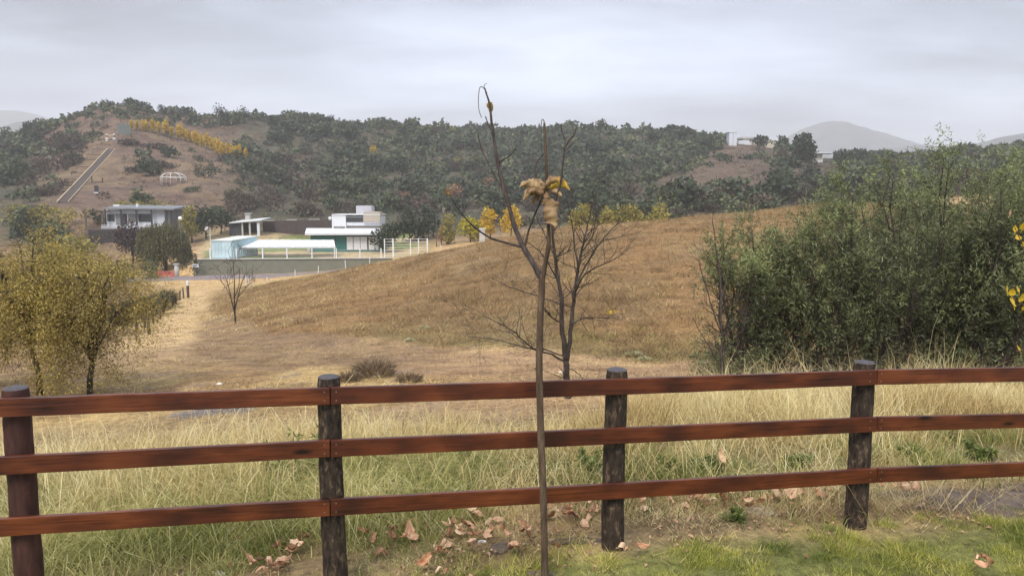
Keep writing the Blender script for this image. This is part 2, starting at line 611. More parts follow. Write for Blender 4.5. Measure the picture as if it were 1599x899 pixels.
M = {}
M['ground'] = ground_material("ground_soil", 1.0)
M['hill'] = ground_material("hillside_soil", 0.18)
M['rail'] = rail_material()
M['post_dark'] = bark_material("weathered_post_wood", (0.012, 0.008, 0.006, 1), (0.046, 0.031, 0.02, 1), (0.20, 0.14, 0.085, 1), 32, (1, 1, .38), 1.0, 0.85, (0.36, 0.55, 0.72))
M['post_red'] = bark_material("painted_post_wood", (0.03, 0.012, 0.010, 1), (0.052, 0.020, 0.015, 1), (0.085, 0.036, 0.026, 1), 18, (1, 1, .25), 0.5, 0.7)
M['post_end'] = pm("post_end_grain", (0.06, 0.05, 0.055), 0.5, 0.25, 40, 0.3)
M['nail'] = pm("galvanised_nail", (0.35, 0.33, 0.32), 0.35, 0.1, 30, 0, 0.8)
M['sap_bark'] = bark_material("sapling_bark", (0.035, 0.022, 0.014, 1), (0.085, 0.056, 0.034, 1), (0.15, 0.105, 0.066, 1), 30, (1, 1, .2), 0.5)
M['sap_twig'] = bark_material("sapling_twig_bark", (0.03, 0.022, 0.02, 1), (0.06, 0.045, 0.04, 1), (0.11, 0.085, 0.075, 1), 40, (1, 1, .3), 0.4)
M['bark'] = bark_material("grey_brown_bark", (0.022, 0.017, 0.014, 1), (0.05, 0.038, 0.031, 1), (0.1, 0.08, 0.066, 1), 18, (1, 1, .3), 0.8)
M['bark_far'] = pm("far_bark", (0.06, 0.047, 0.04), 0.9, 0.2, 3)


# ------------------------------------------------------------------ terrain
def mixc(a, b, t):
    t = np.clip(t, 0, 1)[:, None]
    return a * (1 - t) + np.asarray(b)[None, :] * t


def ss(x, a, b):
    t = np.clip((x - a) / (b - a), 0, 1)
    return t * t * (3 - 2 * t)


MOUND_PX = [300, 330, 420, 700, 1000, 1300, 2000]
MOUND_Y = [70, 45, 28, 22, 18.5, 17, 17]


def mound_mask(X, Y):
    px = 799.5 + 1142 * X / np.maximum(Y, 1)
    yb = np.interp(px, MOUND_PX, MOUND_Y)
    edge = 1.5 * (fbm(X, Y, 3.0, 3, 21) - 0.5)
    return ss(Y + edge, yb - .4, yb + .7) * (1 - ss(Y, 68, 84)) * ss(px + 14 * edge, 318, 342)


def ground_color(X, Y):
    px = 799.5 + 1142 * X / np.maximum(Y, 1)
    n1 = fbm(X, Y, 2.2, 4, 31)
    n2 = fbm(X, Y, 0.6, 3, 41)
    n3 = fbm(X, Y, 9.0, 3, 51)
    yf = Y - 0.2 * X
    c = np.tile(np.array([0.15, 0.155, 0.05]), (len(X), 1))
    e = 0.5 * (n1 - 0.5)
    c = mixc(c, (0.27, 0.195, 0.10), ss(yf + e * 2 + 0.35 * ss(px, 900, 1300), 4.95, 5.4))      # litter strip under the fence
    c = mixc(c, (0.16, 0.14, 0.06), ss(yf + e, 6.1, 6.8))
    c = mixc(c, (0.25, 0.185, 0.105), ss(yf + e * 2, 8.0, 10.5))
    dirt = mixc(np.tile(np.array([0.285, 0.185, 0.088]), (len(X), 1)), (0.42, 0.295, 0.13), ss(n1, 0.42, 0.62))
    dirt = mixc(dirt, (0.20, 0.155, 0.125), ss(n2, 0.62, 0.74) * 0.6)
    dirt = mixc(dirt, (0.36, 0.235, 0.135), ss(n3, 0.5, 0.65) * 0.7 * ss(px, 500, 800))
    dirt = mixc(dirt, (0.19, 0.125, 0.075), ss(n3, 0.45, 0.62) * 0.75 * ss(Y, 16, 20) * (1 - ss(px, 560, 760)))
    t = ss(Y + e * 3, 10.0, 12.0)[:, None]
    c = c * (1 - t) + dirt * t
    # damp grey earth: by the right-hand end of the fence and beside the left trees
    dmp = np.exp(-(((X - 4.7) / 1.5) ** 2 + ((Y - 6.42 - .1 * (X - 4.7)) / 0.42) ** 2)) + 0.5 * (n2 - 0.5)
    c = mixc(c, (0.17, 0.13, 0.108), ss(dmp, 0.36, 0.5))
    dmp = np.exp(-(((X + 4.9) / 0.8) ** 2 + ((Y - 11.6) / 0.55) ** 2)) + 0.7 * (n2 - 0.5)
    c = mixc(c, (0.2, 0.175, 0.165), ss(dmp, 0.45, 0.55))
    # mound
    mm = mound_mask(X, Y)
    mc = mixc(np.tile(np.array([0.185, 0.115, 0.05]), (len(X), 1)), (0.235, 0.14, 0.06), ss(n3, 0.4, 0.62))
    mc = mixc(mc, (0.22, 0.155, 0.08), ss(n1, 0.5, 0.7) * 0.5)
    low = ss(np.interp(px, MOUND_PX, MOUND_Y) + 5 - Y, 0, 5) * ss(px, 480, 640)
    mc = mixc(mc, (0.17, 0.145, 0.06), low * 0.7)
    c = c * (1 - mm[:, None]) + mc * mm[:, None]
    # track and verge
    trk = np.interp(Y, [18, 26, 36, 60, 88, 105], [215, 235, 262, 292, 318, 345])
    half = np.interp(Y, [18, 36, 88, 105], [95, 62, 30, 40])
    tm = (1 - ss(np.abs(px - trk) + 60 * (n1 - 0.5), half * .4, half * 1.05)) * ss(Y + 6 * (n1 - .5), 15, 30) * (1 - mm)
    c = mixc(c, (0.50, 0.355, 0.19), tm * 0.92)
    vg = ss(Y, 80, 98) * (1 - ss(Y, 118, 136)) * ss(px, 190, 300) * (1 - mm)
    c = mixc(c, (0.50, 0.34, 0.165), vg * 0.85)
    # yards
    yd = ss(Y, 114, 117) * (1 - ss(Y, 150, 162)) * ss(px, 312, 330) * (1 - ss(px, 640, 690))
    yc = mixc(np.tile(np.array([0.155, 0.19, 0.06]), (len(X), 1)), (0.42, 0.33, 0.18), ss(n3, 0.5, 0.58))
    c = c * (1 - yd[:, None]) + yc * yd[:, None]
    # hill
    h1 = fbm(X, Y, 14.0, 5, 61)
    h2 = fbm(X, Y, 3.0, 3, 71)
    hc = mixc(np.tile(np.array([0.060, 0.058, 0.036]), (len(X), 1)), (0.095, 0.078, 0.05), ss(h1, 0.4, 0.6))
    hc = mixc(hc, (0.075, 0.075, 0.05), ss(h2, 0.5, 0.7) * 0.7)
    bare = ss(px, 45, 110) * (1 - ss(px, 330, 420))
    bc = mixc(np.tile(np.array([0.135, 0.09, 0.066]), (len(X), 1)), (0.185, 0.13, 0.08), ss(h1, 0.45, 0.62))
    bc = mixc(bc, (0.12, 0.085, 0.065), ss(h2, 0.56, 0.72) * 0.7)
    hc = hc * (1 - bare[:, None]) + bc * bare[:, None]
    br2 = np.exp(-(((px - 1130) / 125) ** 2)) * ss(Y, 165, 215)
    hc = mixc(hc, (0.125, 0.088, 0.064), br2 * 0.9)
    t = (ss(Y + 8 * (h1 - .5), 128, 150) * (1 - yd))[:, None]
    c = c * (1 - t) + hc * t
    return c


def polar_sheet(name, r0, r1, nr, na, m):
    az = np.linspace(R(-63), R(63), na)
    rr = np.geomspace(r0, r1, nr)
    A, Q = np.meshgrid(az, rr)
    X, Y = (Q * np.sin(A)).ravel(), (Q * np.cos(A) - 8.0).ravel()
    Z = gz(X, Y)
    i = np.arange(na * nr).reshape(nr, na)
    F = np.stack([i[:-1, :-1].ravel(), i[:-1, 1:].ravel(), i[1:, 1:].ravel(), i[1:, :-1].ravel()], 1)
    colr = np.ones((len(X), 4))
    colr[:, :3] = ground_color(X, Y)
    me = np_mesh(name, np.stack([X, Y, Z], 1), F, {"Col": ('C', colr)})
    me.polygons.foreach_set("use_smooth", np.ones(len(me.polygons), dtype=bool))
    o = link(name, me, m)
    return o


tag(polar_sheet("ground", 3.0, 150.0, 330, 400, M['ground']), "dry brown earth lot, grassy bank and track below the fence", None, None, "structure")
tag(polar_sheet("hill", 150.0, 4600.0, 150, 380, M['hill']), "scrubby brown hillside rising beyond the houses", None, None, "structure")


def mountain(label, Y, ridge, depth, m, seed):
    px0, px1 = ridge[0][0], ridge[-1][0]
    xs = np.linspace(px0, px1, 120)
    top = pchip([p for p, q in ridge], [zpix(q, Y) for p, q in ridge], xs)
    X = (xs - 799.5) / FPX * Y
    rows, k = [], 26
    for j in range(k):
        s = -1 + 2 * j / (k - 1)
        h = (1 - abs(s) ** 1.25)
        yy = Y + s * depth + np.zeros_like(X)
        z = -40 + (top + 40) * h
        z = z + (fbm(X, yy, 160, 5, seed) - 0.5) * 46 * (abs(s) ** .7) * (1 - abs(s)) * 2.0 + (fbm(X, yy, 30, 3, seed + 5) - .5) * 7
        rows.append(np.stack([X * (yy / Y) ** .15, yy, z], 1))
    V = np.concatenate(rows)
    n = len(xs)
    i = np.arange(n * k).reshape(k, n)
    F = np.stack([i[:-1, :-1].ravel(), i[:-1, 1:].ravel(), i[1:, 1:].ravel(), i[1:, :-1].ravel()], 1)
    me = np_mesh("mountain", V, F)
    me.polygons.foreach_set("use_smooth", np.ones(len(me.polygons), dtype=bool))
    tag(link("mountain", me, m), label, None, None, "structure")


M['mount'] = pm("far_mountain_scrub", (0.055, 0.06, 0.05), 0.95, 0.3, 0.02)
mountain("high misty mountain on the left behind the bushy ridge", 2900, [(-420, 260), (-200, 190), (-60, 178), (45, 171), (85, 182), (130, 215), (200, 262)], 620, M['mount'], 3)
mountain("low rounded misty hill on the left before the high mountain", 1750, [(-420, 262), (-200, 232), (-40, 214), (20, 196), (52, 188), (80, 200), (130, 232), (190, 268)], 330, M['mount'], 8)
mountain("rounded misty mountain behind the hilltop houses", 2500, [(1060, 275), (1150, 250), (1215, 216), (1250, 197), (1290, 187), (1330, 196), (1390, 214), (1470, 238), (1560, 268)], 520, M['mount'], 13)
mountain("low misty ridge beside the rounded mountain", 1900, [(1260, 275), (1340, 243), (1420, 227), (1475, 226), (1530, 240), (1620, 270)], 320, M['mount'], 18)
mountain("misty mountain shoulder at the far right", 1650, [(1440, 262), (1510, 224), (1560, 210), (1620, 203), (1720, 190), (1900, 200), (2100, 240)], 360, M['mount'], 23)
mountain("faint mountain crest behind the middle of the ridge", 3300, [(560, 250), (700, 215), (770, 203), (830, 198), (880, 203), (930, 203), (970, 199), (1030, 207), (1120, 250)], 520, M['mount'], 28)

# road: a draped strip with worn edges
M['road'] = pm("packed_gravel_road", (0.19, 0.155, 0.15), 0.9, 0.18, 1.2, 0.3)
rv, rf = [], []
rx = np.linspace(-95, 60, 120)
for k, x in enumerate(rx):
    yc = float(np.interp(x, [-95, -50, -30, 0, 60], [107.0, 107.4, 108.2, 110.6, 114]))
    w = float(np.interp(x, [-60, -38, -28, 0], [4.6, 3.8, 2.6, 2.2])) + 0.35 * math.sin(x * 0.7) + 0.2 * math.sin(x * 2.3)
    for t in (-1, -.4, .4, 1):
        y = yc + t * w
        rv.append((x, y, max(g(x, yc), g(x, y)) + (0.10 if abs(t) < .9 else 0.01)))
for k in range(len(rx) - 1):
    for j in range(3):
        rf.append((k * 4 + j, k * 4 + j + 4, k * 4 + j + 5, k * 4 + j + 1))
mb = MB()
mb.add(rv, [q[::-1] for q in rf])
tag(mb.build("road", M['road'], None, True), "grey packed gravel road passing below the olive wall", None, None, "structure")


# ------------------------------------------------------------------ the wooden fence
def fence_y(x):
    return 5.14 + 0.2 * x


FN = Vector((0.2, -1.0, 0)).normalized()          # towards the viewer
FT = Vector((1.0, 0.2, 0)).normalized()
fence = thing("wooden_fence", "reddish brown stained three-rail wooden fence on round posts across the grass", "fence", (0.0, fence_y(0.0), 0.0))


def log_post(base, top, r0, r1, m, seed, parent, label=None):
    rng = random.Random(seed)
    base, top = Vector(base), Vector(top)
    n, sides = 34, 24
    vs, fs = [], []
    ph = [rng.uniform(0, 6.28) for _ in range(6)]
    for i in range(n):
        t = i / (n - 1)
        c = base.lerp(top, t) + Vector((0.008 * math.sin(3 * t + ph[0]), 0.008 * math.sin(4 * t + ph[1]), 0))
        r = r0 + (r1 - r0) * t
        if i == n - 1:
            r *= 0.93
        for k in range(sides):
            a = 2 * math.pi * k / sides
            rr = r * (1 + 0.025 * math.sin(2 * a + ph[2] + 2 * t) + 0.02 * math.sin(3 * a + ph[3] - 5 * t) + 0.018 * math.sin(7 * t * 3 + a + ph[4]) + rng.uniform(-.022, .022))
            vs.append(c + Vector((math.cos(a) * rr, math.sin(a) * rr, 0)))
    for i in range(n - 1):
        for k in range(sides):
            k2 = (k + 1) % sides
            fs.append((i * sides + k, i * sides + k2, (i + 1) * sides + k2, (i + 1) * sides + k))
    mb = MB()
    mb.add(vs, fs)
    o = mb.build("post", m, parent, True)
    cap = MB()
    d = (top - base).normalized()
    ring = [v for v in vs[-sides:]]
    cen = sum(ring, Vector((0, 0, 0))) / sides
    inner = [cen + (v - cen) * 0.86 + d * 0.008 for v in ring]
    cap.add(ring + inner + [cen + d * 0.009], [(k, (k + 1) % sides, sides + (k + 1) % sides, sides + k) for k in range(sides)] + [(sides + k, sides + (k + 1) % sides, 2 * sides) for k in range(sides)])
    c = cap.build("end_grain", M['post_end'], o, True)
    if label:
        o["label"] = label
    return o


POSTS = [((25, 606), (45, 890), 0.078, 'post_red', "dark reddish post, smoother and tapering"),
         ((515, 588), (523, 890), 0.077, 'post_dark', "weathered dark post with peeling bark"),
         ((962, 577), (958, 856), 0.078, 'post_dark', "weathered dark post with pale bark flecks"),
         ((1351, 566), (1333, 822), 0.080, 'post_dark', "weathered post leaning a little, pale cut end")]
for k, (tp, bp, r, mk, lb) in enumerate(POSTS):
    a_, e_ = ray(*tp)
    Y = 5.14 / (1 - 0.2 * a_)
    top = at(tp[0], tp[1], Y)
    low = at(bp[0], bp[1], Y)
    t = (top.z + 0.14 - g(low.x, low.y)) / (top.z - low.z)
    base = top + (low - top) * t
    log_post(base, top, r * 1.08, r, M[mk], 40 + k, fence, lb)

RAIL_H, RAIL_T = 0.117, 0.032
RAILS = [[(0, 637), (516, 617.5), (1368, 588.5), (1599, 585)],
         [(0, 726.5), (516, 699.5), (1368, 661.5), (1599, 656)],
         [(0, 823.5), (516, 791), (1368, 741), (1599, 732.6)]]


def rail_point(px, py):
    a_, e_ = ray(px, py)
    Y = (5.14 - 0.105) / (1 - 0.2 * a_)
    return at(px, py, Y)


for lv, rr in enumerate(RAILS):
    P = [rail_point(*q) for q in rr]
    left = P[0] + (P[0] - P[1]).normalized() * 1.9
    right = P[3] + (P[3] - P[2]).normalized() * 2.4
    for s, (a, b) in enumerate(((left, P[1]), (P[1], P[2]), (P[2], right))):
        d = (b - a)
        L = d.length - 0.006
        c = (a + b) / 2
        mb = MB()
        n = 24
        vs, fs = [], []
        rg = random.Random(lv * 10 + s)
        bow = rg.uniform(-0.006, 0.006)
        for i in range(n + 1):
            x = -L / 2 + L * i / n
            z = bow * (1 - (2 * i / n - 1) ** 2) + rg.uniform(-.0012, .0012)
            for yy, zz in ((-1, -1), (1, -1), (1, 1), (-1, 1)):
                vs.append((x, yy * RAIL_T / 2, z + zz * RAIL_H / 2))
        for i in range(n):
            for k in range(4):
                k2 = (k + 1) % 4
                fs.append((i * 4 + k, (i + 1) * 4 + k, (i + 1) * 4 + k2, i * 4 + k2))
        fs += [(0, 1, 2, 3), (n * 4 + 3, n * 4 + 2, n * 4 + 1, n * 4)]
        mb.add(vs, fs)
        o = mb.build("rail", M['rail'], None, False, bevel=0.004)
        o.parent = fence
        rot = Matrix((d.normalized(), Vector((0, 0, 1)).cross(d.normalized()).normalized(), d.normalized().cross(Vector((0, 0, 1)).cross(d.normalized()).normalized()))).transposed()
        o.location = c - fence.location
        o.rotation_euler = rot.to_euler()
        # nail heads where the board is fixed to a post
        xs = []
        if s == 0:
            xs = [L / 2 - .035]
        elif s == 1:
            xs = [-L / 2 + .035, L / 2 - .06]
        else:
            xs = [-L / 2 + .03]
        for x in xs:
            for z in (-.03, .03):
                nb = MB()
                nb.tube([(x, -RAIL_T / 2 - 0.0025, z), (x, -RAIL_T / 2 + 0.004, z)], 0.0045, 8)
                nb.build("nail", M['nail'], o, False, world=False)


# ------------------------------------------------------------------ foliage builders
def unit(a):
    return a / np.maximum(np.linalg.norm(a, axis=1, keepdims=True), 1e-9)


def rand_dir(n, rng):
    return unit(rng.normal(size=(n, 3)))


def leaf_mesh(name, P, A, N, L, W, v, fold=0.2, droop=0.1):
    """one folded four-cornered leaf per row"""
    A = unit(A)
    S = unit(np.cross(A, N))
    Nn = np.cross(S, A)
    L, W = L[:, None], W[:, None]
    q0 = P
    q1 = P + A * L * .45 + S * W * .5 + Nn * W * fold
    q2 = P + A * L - Nn * L * droop
    q3 = P + A * L * .45 - S * W * .5 + Nn * W * fold
    V = np.stack([q0, q1, q2, q3], 1).reshape(-1, 3)
    F = np.arange(len(V)).reshape(-1, 4)
    return np_mesh(name, V, F, {"v": ('F', np.repeat(v, 4))})


def blade_mesh(name, P, h, w, az, lean, v, segs=2):
    """curved grass blades"""
    n = len(P)
    d = np.stack([np.cos(az), np.sin(az), np.zeros(n)], 1)
    sa = az * 7.3 + 1.2                            # blades face every way
    s = np.stack([-np.sin(sa), np.cos(sa), np.zeros(n)], 1)
    up = np.array([[0, 0, 1.0]])
    hh, ww, ll = h[:, None], w[:, None], lean[:, None]
    if segs == 1:
        V = np.stack([P - s * ww / 2, P + s * ww / 2, P + up * hh + d * hh * ll], 1).reshape(-1, 3)
        F = np.arange(3 * n).reshape(-1, 3)
        vv = np.repeat(v, 3)
        return np_mesh(name, V, F, {"v": ('F', vv)})
    mid = P + up * hh * .62 + d * hh * ll * .35
    tip = P + up * hh * (1 - 0.28 * ll * ll) + d * hh * ll
    V = np.stack([P - s * ww / 2, P + s * ww / 2, mid + s * ww * .38, mid - s * ww * .38, tip], 1).reshape(-1, 3)
    b = (np.arange(n) * 5)[:, None]
    F = np.concatenate([b + np.array([[0, 1, 2]]), b + np.array([[0, 2, 3]]), b + np.array([[3, 2, 4]])])
    return np_mesh(name, V, F, {"v": ('F', np.repeat(v, 5))})


def grow(p, d, L, r, lev, out, tips, rng, spread=0.7, up=0.1, nchild=(3, 5), shrink=0.62, wob=0.16, minr=0.004, maxlev=3):
    """a limb with its side limbs; out gets tubes, tips gets (point, direction, level)"""
    n = max(3, int(5 - lev * .6))
    pts, rad = [Vector(p)], [r]
    d = Vector(d).normalized()
    for i in range(n):
        d = (d + Vector((rng.gauss(0, wob), rng.gauss(0, wob), rng.gauss(0, wob) + up))).normalized()
        pts.append(pts[-1] + d * (L / n))
        rad.append(max(minr, r * (1 - 0.65 * (i + 1) / n)))
    out.append((pts, rad, lev))
    if lev >= maxlev:
        tips.append((pts[-1], d, lev))
        tips.append((pts[len(pts) // 2], d, lev))
        return
    for k in range(rng.randint(*nchild)):
        t = rng.uniform(0.3, 1.0)
        i = min(n, max(1, int(t * n + .5)))
        base = pts[i]
        side = Vector((rng.gauss(0, 1), rng.gauss(0, 1), rng.gauss(0, 1)))
        side = (side - d * side.dot(d)).normalized()
        nd = (d * (1 - spread * .5) + side * spread).normalized()
        grow(base, nd, L * shrink * rng.uniform(.7, 1.15), max(minr, rad[i] * .72), lev + 1, out, tips, rng, spread, up, nchild, shrink, wob, minr, maxlev)
    tips.append((pts[-1], d, lev))


def tubes_mesh(paths, sides=(8, 6, 4, 3, 3)):
    mb = MB()
    for pts, rad, lev in paths:
        mb.tube(pts, rad, sides[min(lev, len(sides) - 1)], cap=lev == 0)
    return mb


def spray_leaves(name, tips, per, tl, L, W, m, parent, rng, up=0.2, out_c=None, droop=0.1, vshift=0.0, spread=0.9, vtop=None, patch=0.0, psize=.6, thin=0.0):
    """leaves set along a short twig at every tip"""
    T = np.array([tuple(t[0]) for t in tips])
    D = unit(np.array([tuple(t[1]) for t in tips]))
    pn = fbm(T[:, 0] + .55 * T[:, 1], T[:, 2] + .45 * T[:, 1], psize, 3, 3)
    if thin > 0:                                   # open gaps between the leafy boughs
        k_ = (pn > .5 - .5 + thin) | (rng.random(len(pn)) < .12)
        T, D, pn = T[k_], D[k_], pn[k_]
    n = len(T)
    D = unit(D + rng.normal(size=(n, 3)) * 0.35 + np.array([[0, 0, up]]))
    idx = np.repeat(np.arange(n), per)
    k = len(idx)
    t = rng.random(k) * tl * 1.15
    P = T[idx] + D[idx] * t[:, None] + rng.normal(size=(k, 3)) * tl * 0.10
    A = unit(D[idx] * 0.55 + rand_dir(k, rng) * spread)
    N = unit(rand_dir(k, rng) * .8 + np.array([[0, 0, .8]]))
    lv = L * (0.65 + 0.7 * rng.random(k))
    wv = W * (0.65 + 0.7 * rng.random(k))
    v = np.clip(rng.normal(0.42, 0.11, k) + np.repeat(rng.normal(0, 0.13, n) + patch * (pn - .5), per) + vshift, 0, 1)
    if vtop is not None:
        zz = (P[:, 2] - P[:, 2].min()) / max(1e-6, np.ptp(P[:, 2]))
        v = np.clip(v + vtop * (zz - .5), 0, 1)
    off = np.array(parent_loc(parent)) if parent is not None else np.zeros(3)
    me = leaf_mesh(name, P - off, A, N, lv, wv, v, 0.2, droop)
    return link(name, me, m, parent)


def dry_leaf_mesh(name, seed, size=0.12, curl=0.6, wide=0.75, nx=6, ny=8):
    """a curled broad leaf with a wavy rim, midrib fold and short stalk"""
    rg = random.Random(seed)
    vs, fs = [], []
    ph = rg.uniform(0, 6)
    for j in range(ny + 1):
        t = j / ny
        half = wide * .5 * size * (math.sin(math.pi * min(1, t * .93 + .07) ** .8) ** .75) * (1 + .14 * math.sin(t * 19 + ph))
        bend = curl * (t - .5) ** 2 * size * 1.3
        for i in range(nx + 1):
            s = -1 + 2 * i / nx
            x = s * half
            y = t * size
            z = bend + abs(s) ** 1.4 * half * curl * (0.75 + .35 * math.sin(5 * t + ph)) + size * .03 * math.sin(9 * t + 4 * s + ph) + rg.uniform(-.012, .012) * size * (1 + curl)
            vs.append((x, y, z))
    for j in range(ny):
        for i in range(nx):
            a = j * (nx + 1) + i
            fs.append((a, a + 1, a + nx + 2, a + nx + 1))
    b = len(vs)
    st = [(0, 0, 0), (0.004, -size * .2, size * .05), (0, -size * .42, size * .02)]
    for (x, y, z) in st:
        vs += [(x - .002, y, z), (x + .002, y, z), (x, y, z + .003)]
    for k in range(2):
        for e in range(3):
            e2 = (e + 1) % 3
            fs.append((b + k * 3 + e, b + k * 3 + e2, b + k * 3 + 3 + e2, b + k * 3 + 3 + e))
    me = bpy.data.meshes.new(name)
    me.from_pydata(vs, [], fs)
    a = me.attributes.new("v", 'FLOAT', 'POINT')
    a.data.foreach_set("value", [min(1, max(0, rg.gauss(.5, .16))) for _ in vs])
    me.polygons.foreach_set("use_smooth", [True] * len(fs))
    me.update()
    return me


# ------------------------------------------------------------------ the sapling in front of the fence
M['dry_leaf'] = leafmat("dry_tan_leaf", [(0.13, 0.07, 0.035, 1), (0.32, 0.19, 0.105, 1), (0.50, 0.32, 0.195, 1), (0.60, 0.44, 0.27, 1)], 0.2, 0.6, 0.6)
M['hang_leaf'] = leafmat("withered_hanging_leaf", [(0.11, 0.062, 0.028, 1), (0.25, 0.15, 0.07, 1), (0.38, 0.26, 0.13, 1), (0.47, 0.35, 0.17, 1)], 0.2, 0.6, 0.5)
M['dry_leaf_yellow'] = leafmat("withered_yellow_leaf", [(0.35, 0.19, 0.04, 1), (0.52, 0.36, 0.06, 1), (0.5, 0.42, 0.12, 1)], 0.3, 0.5, 0.5)
SY = 4.86


def pxpath(pts, Y, dys=None):
    out = []
    for k, (x, y) in enumerate(pts):
        dy = dys[k] if dys else 0.0
        out.append(at(x, y, Y + dy))
    return out


def smooth_path(pts, m=4):
    pts = [Vector(p) for p in pts]
    out = []
    for i in range(len(pts) - 1):
        p0, p1, p2, p3 = pts[max(i - 1, 0)], pts[i], pts[i + 1], pts[min(i + 2, len(pts) - 1)]
        for k in range(m):
            t = k / m
            out.append(0.5 * ((2 * p1) + (p2 - p0) * t + (2 * p0 - 5 * p1 + 4 * p2 - p3) * t * t + (3 * p1 - p0 - 3 * p2 + p3) * t ** 3))
    out.append(pts[-1])
    return out


sap_base = at(851, 896, SY)
sap_base.z = g(sap_base.x, sap_base.y)
sap = thing("young_tree", "slender young tree with a forked bare stem and a few withered leaves before the fence", "tree", sap_base)
tp = smooth_path([sap_base - Vector((0, 0, .06))] + pxpath([(850, 850), (848, 760), (845, 690), (843, 620), (842, 560), (844, 490), (846, 455), (846, 428)], SY), 4)
mb = MB()
n = len(tp)
rg = random.Random(3)
mb.tube(tp, [(0.030 if i < 2 else 0.0262 - 0.0048 * i / n) * (1 + rg.uniform(-.05, .05)) for i in range(n)], 12)
mb.build("trunk", M['sap_bark'], sap, True)
BR = [
    ([(846, 440), (852, 410), (857, 380), (856, 340), (854, 300), (853, 250), (851, 215), (850, 192)], [0, -.02, -.05, -.07, -.08, -.1, -.1, -.1], .0165, .006, 'sap_bark'),
    ([(846, 436), (833, 412), (817, 385), (803, 352), (793, 315), (781, 272), (774, 235), (768, 195), (765, 165), (760, 148), (757, 138)], [0, .0, .02, .05, .07, .1, .11, .12, .12, .12, .12], .0195, .004, 'sap_twig'),
    ([(757, 140), (753, 136), (749, 138), (747, 155), (748, 172), (752, 184)], [.12, .12, .12, .12, .12, .12], .003, .002, 'sap_bark'),
    ([(757, 139), (756, 134), (760, 130)], [.12, .12, .12], .003, .0015, 'sap_bark'),
    ([(816, 386), (790, 379), (765, 371), (740, 354), (722, 335), (708, 314), (701, 304)], [.02, 0, -.05, -.12, -.16, -.2, -.22], .008, .003, 'sap_twig'),
    ([(791, 314), (780, 288), (766, 262), (753, 235), (748, 218), (746, 208)], [.07, .1, .15, .18, .2, .2], .007, .003, 'sap_twig'),
    ([(768, 205), (762, 193), (758, 182)], [.12, .14, .16], .005, .003, 'sap_twig'),
    ([(780, 254), (788, 248), (797, 242), (804, 234), (808, 225)], [.11, .08, .05, .03, .02], .0055, .002, 'sap_twig'),
    ([(819, 386), (825, 362), (833, 340), (842, 320), (845, 310)], [.02, 0, -.03, -.06, -.07], .008, .004, 'sap_twig'),
    ([(854, 318), (845, 300), (839, 282), (836, 259), (844, 246), (852, 236), (857, 225), (859, 214)], [-.07, -.03, 0, .03, .04, .05, .05, .05], .007, .0025, 'sap_twig'),
    ([(856, 352), (864, 325), (872, 298), (876, 283), (879, 255), (881, 234), (882, 218), (877, 205), (876, 194)], [-.07, -.11, -.15, -.17, -.2, -.21, -.21, -.21, -.21], .0085, .0028, 'sap_twig'),
    ([(881, 232), (888, 220), (896, 211), (899, 203), (900, 197)], [-.21, -.22, -.23, -.23, -.23], .006, .003, 'sap_twig'),
    ([(881, 237), (893, 226), (902, 217), (908, 212)], [-.21, -.18, -.15, -.14], .0035, .0015, 'sap_bark'),
    ([(850, 194), (849, 188), (846, 188), (845, 205), (845, 225), (846, 241)], [-.1, -.1, -.1, -.1, -.1, -.1], .003, .002, 'sap_bark'),
]
for pts, dys, r0, r1, mk in BR:
    pp = smooth_path(pxpath(pts, SY, dys), 4)
    mb = MB()
    rg = random.Random(len(pts))
    mb.tube(pp, [(r0 + (r1 - r0) * i / (len(pp) - 1)) * (1.0 + (0.22 if i % 5 == 2 and r0 > .004 else 0)) for i in range(len(pp))], 8)
    mb.build("branch", M[mk], sap, True)


def withered_leaf(p, q, width, seed, sag=.2):
    """thin shrivelled leaf: folded along the rib, twisted, with a torn wavy rim"""
    rg = random.Random(seed)
    p, q = Vector(p), Vector(q)
    d = q - p
    L = d.length
    ax = d.normalized()
    side0 = ax.cross(Vector((0, -1, .25))).normalized()
    tw0, tw = rg.uniform(-.4, .4), rg.uniform(-.9, .9)
    n, nx = 16, 6
    vs, fs, vv = [], [], []
    jag = [[rg.uniform(.68, 1.12) for _ in range(n + 1)] for _ in range(2)]
    f0, f1, ph = rg.uniform(.2, .6), rg.uniform(.3, .9), rg.uniform(0, 6)
    for j in range(n + 1):
        t = j / n
        c = p + d * t + Vector((0, 0, sag * L * math.sin(math.pi * t))) + Vector((rg.gauss(0, .012), rg.gauss(0, .012), rg.gauss(0, .012))) * L
        ang = tw0 + tw * t
        s = Matrix.Rotation(ang, 3, ax) @ side0
        nn = ax.cross(s).normalized()
        half = width * .5 * math.sin(math.pi * (0.04 + .96 * t) ** .75) ** .7
        fold = f0 + (f1 - f0) * t
        for i in range(nx + 1):
            u = -1 + 2 * i / nx
            a = abs(u)
            h = half * (jag[0 if u < 0 else 1][j] if a > .6 else 1)
            roll = fold * a + 1.1 * max(0, a - .55) * (1 + math.sin(7 * t + ph + u))
            x = math.copysign(h * a * math.cos(roll * .8), u)
            z = h * a * math.sin(roll) + width * .05 * math.sin(11 * t + 3 * u + ph)
            vs.append(c + s * x + nn * z)
            vv.append(min(1, max(0, .55 - .35 * a + rg.gauss(0, .12))))
    for j in range(n):
        for i in range(nx):
            a = j * (nx + 1) + i
            fs.append((a, a + 1, a + nx + 2, a + nx + 1))
    return vs, fs, vv


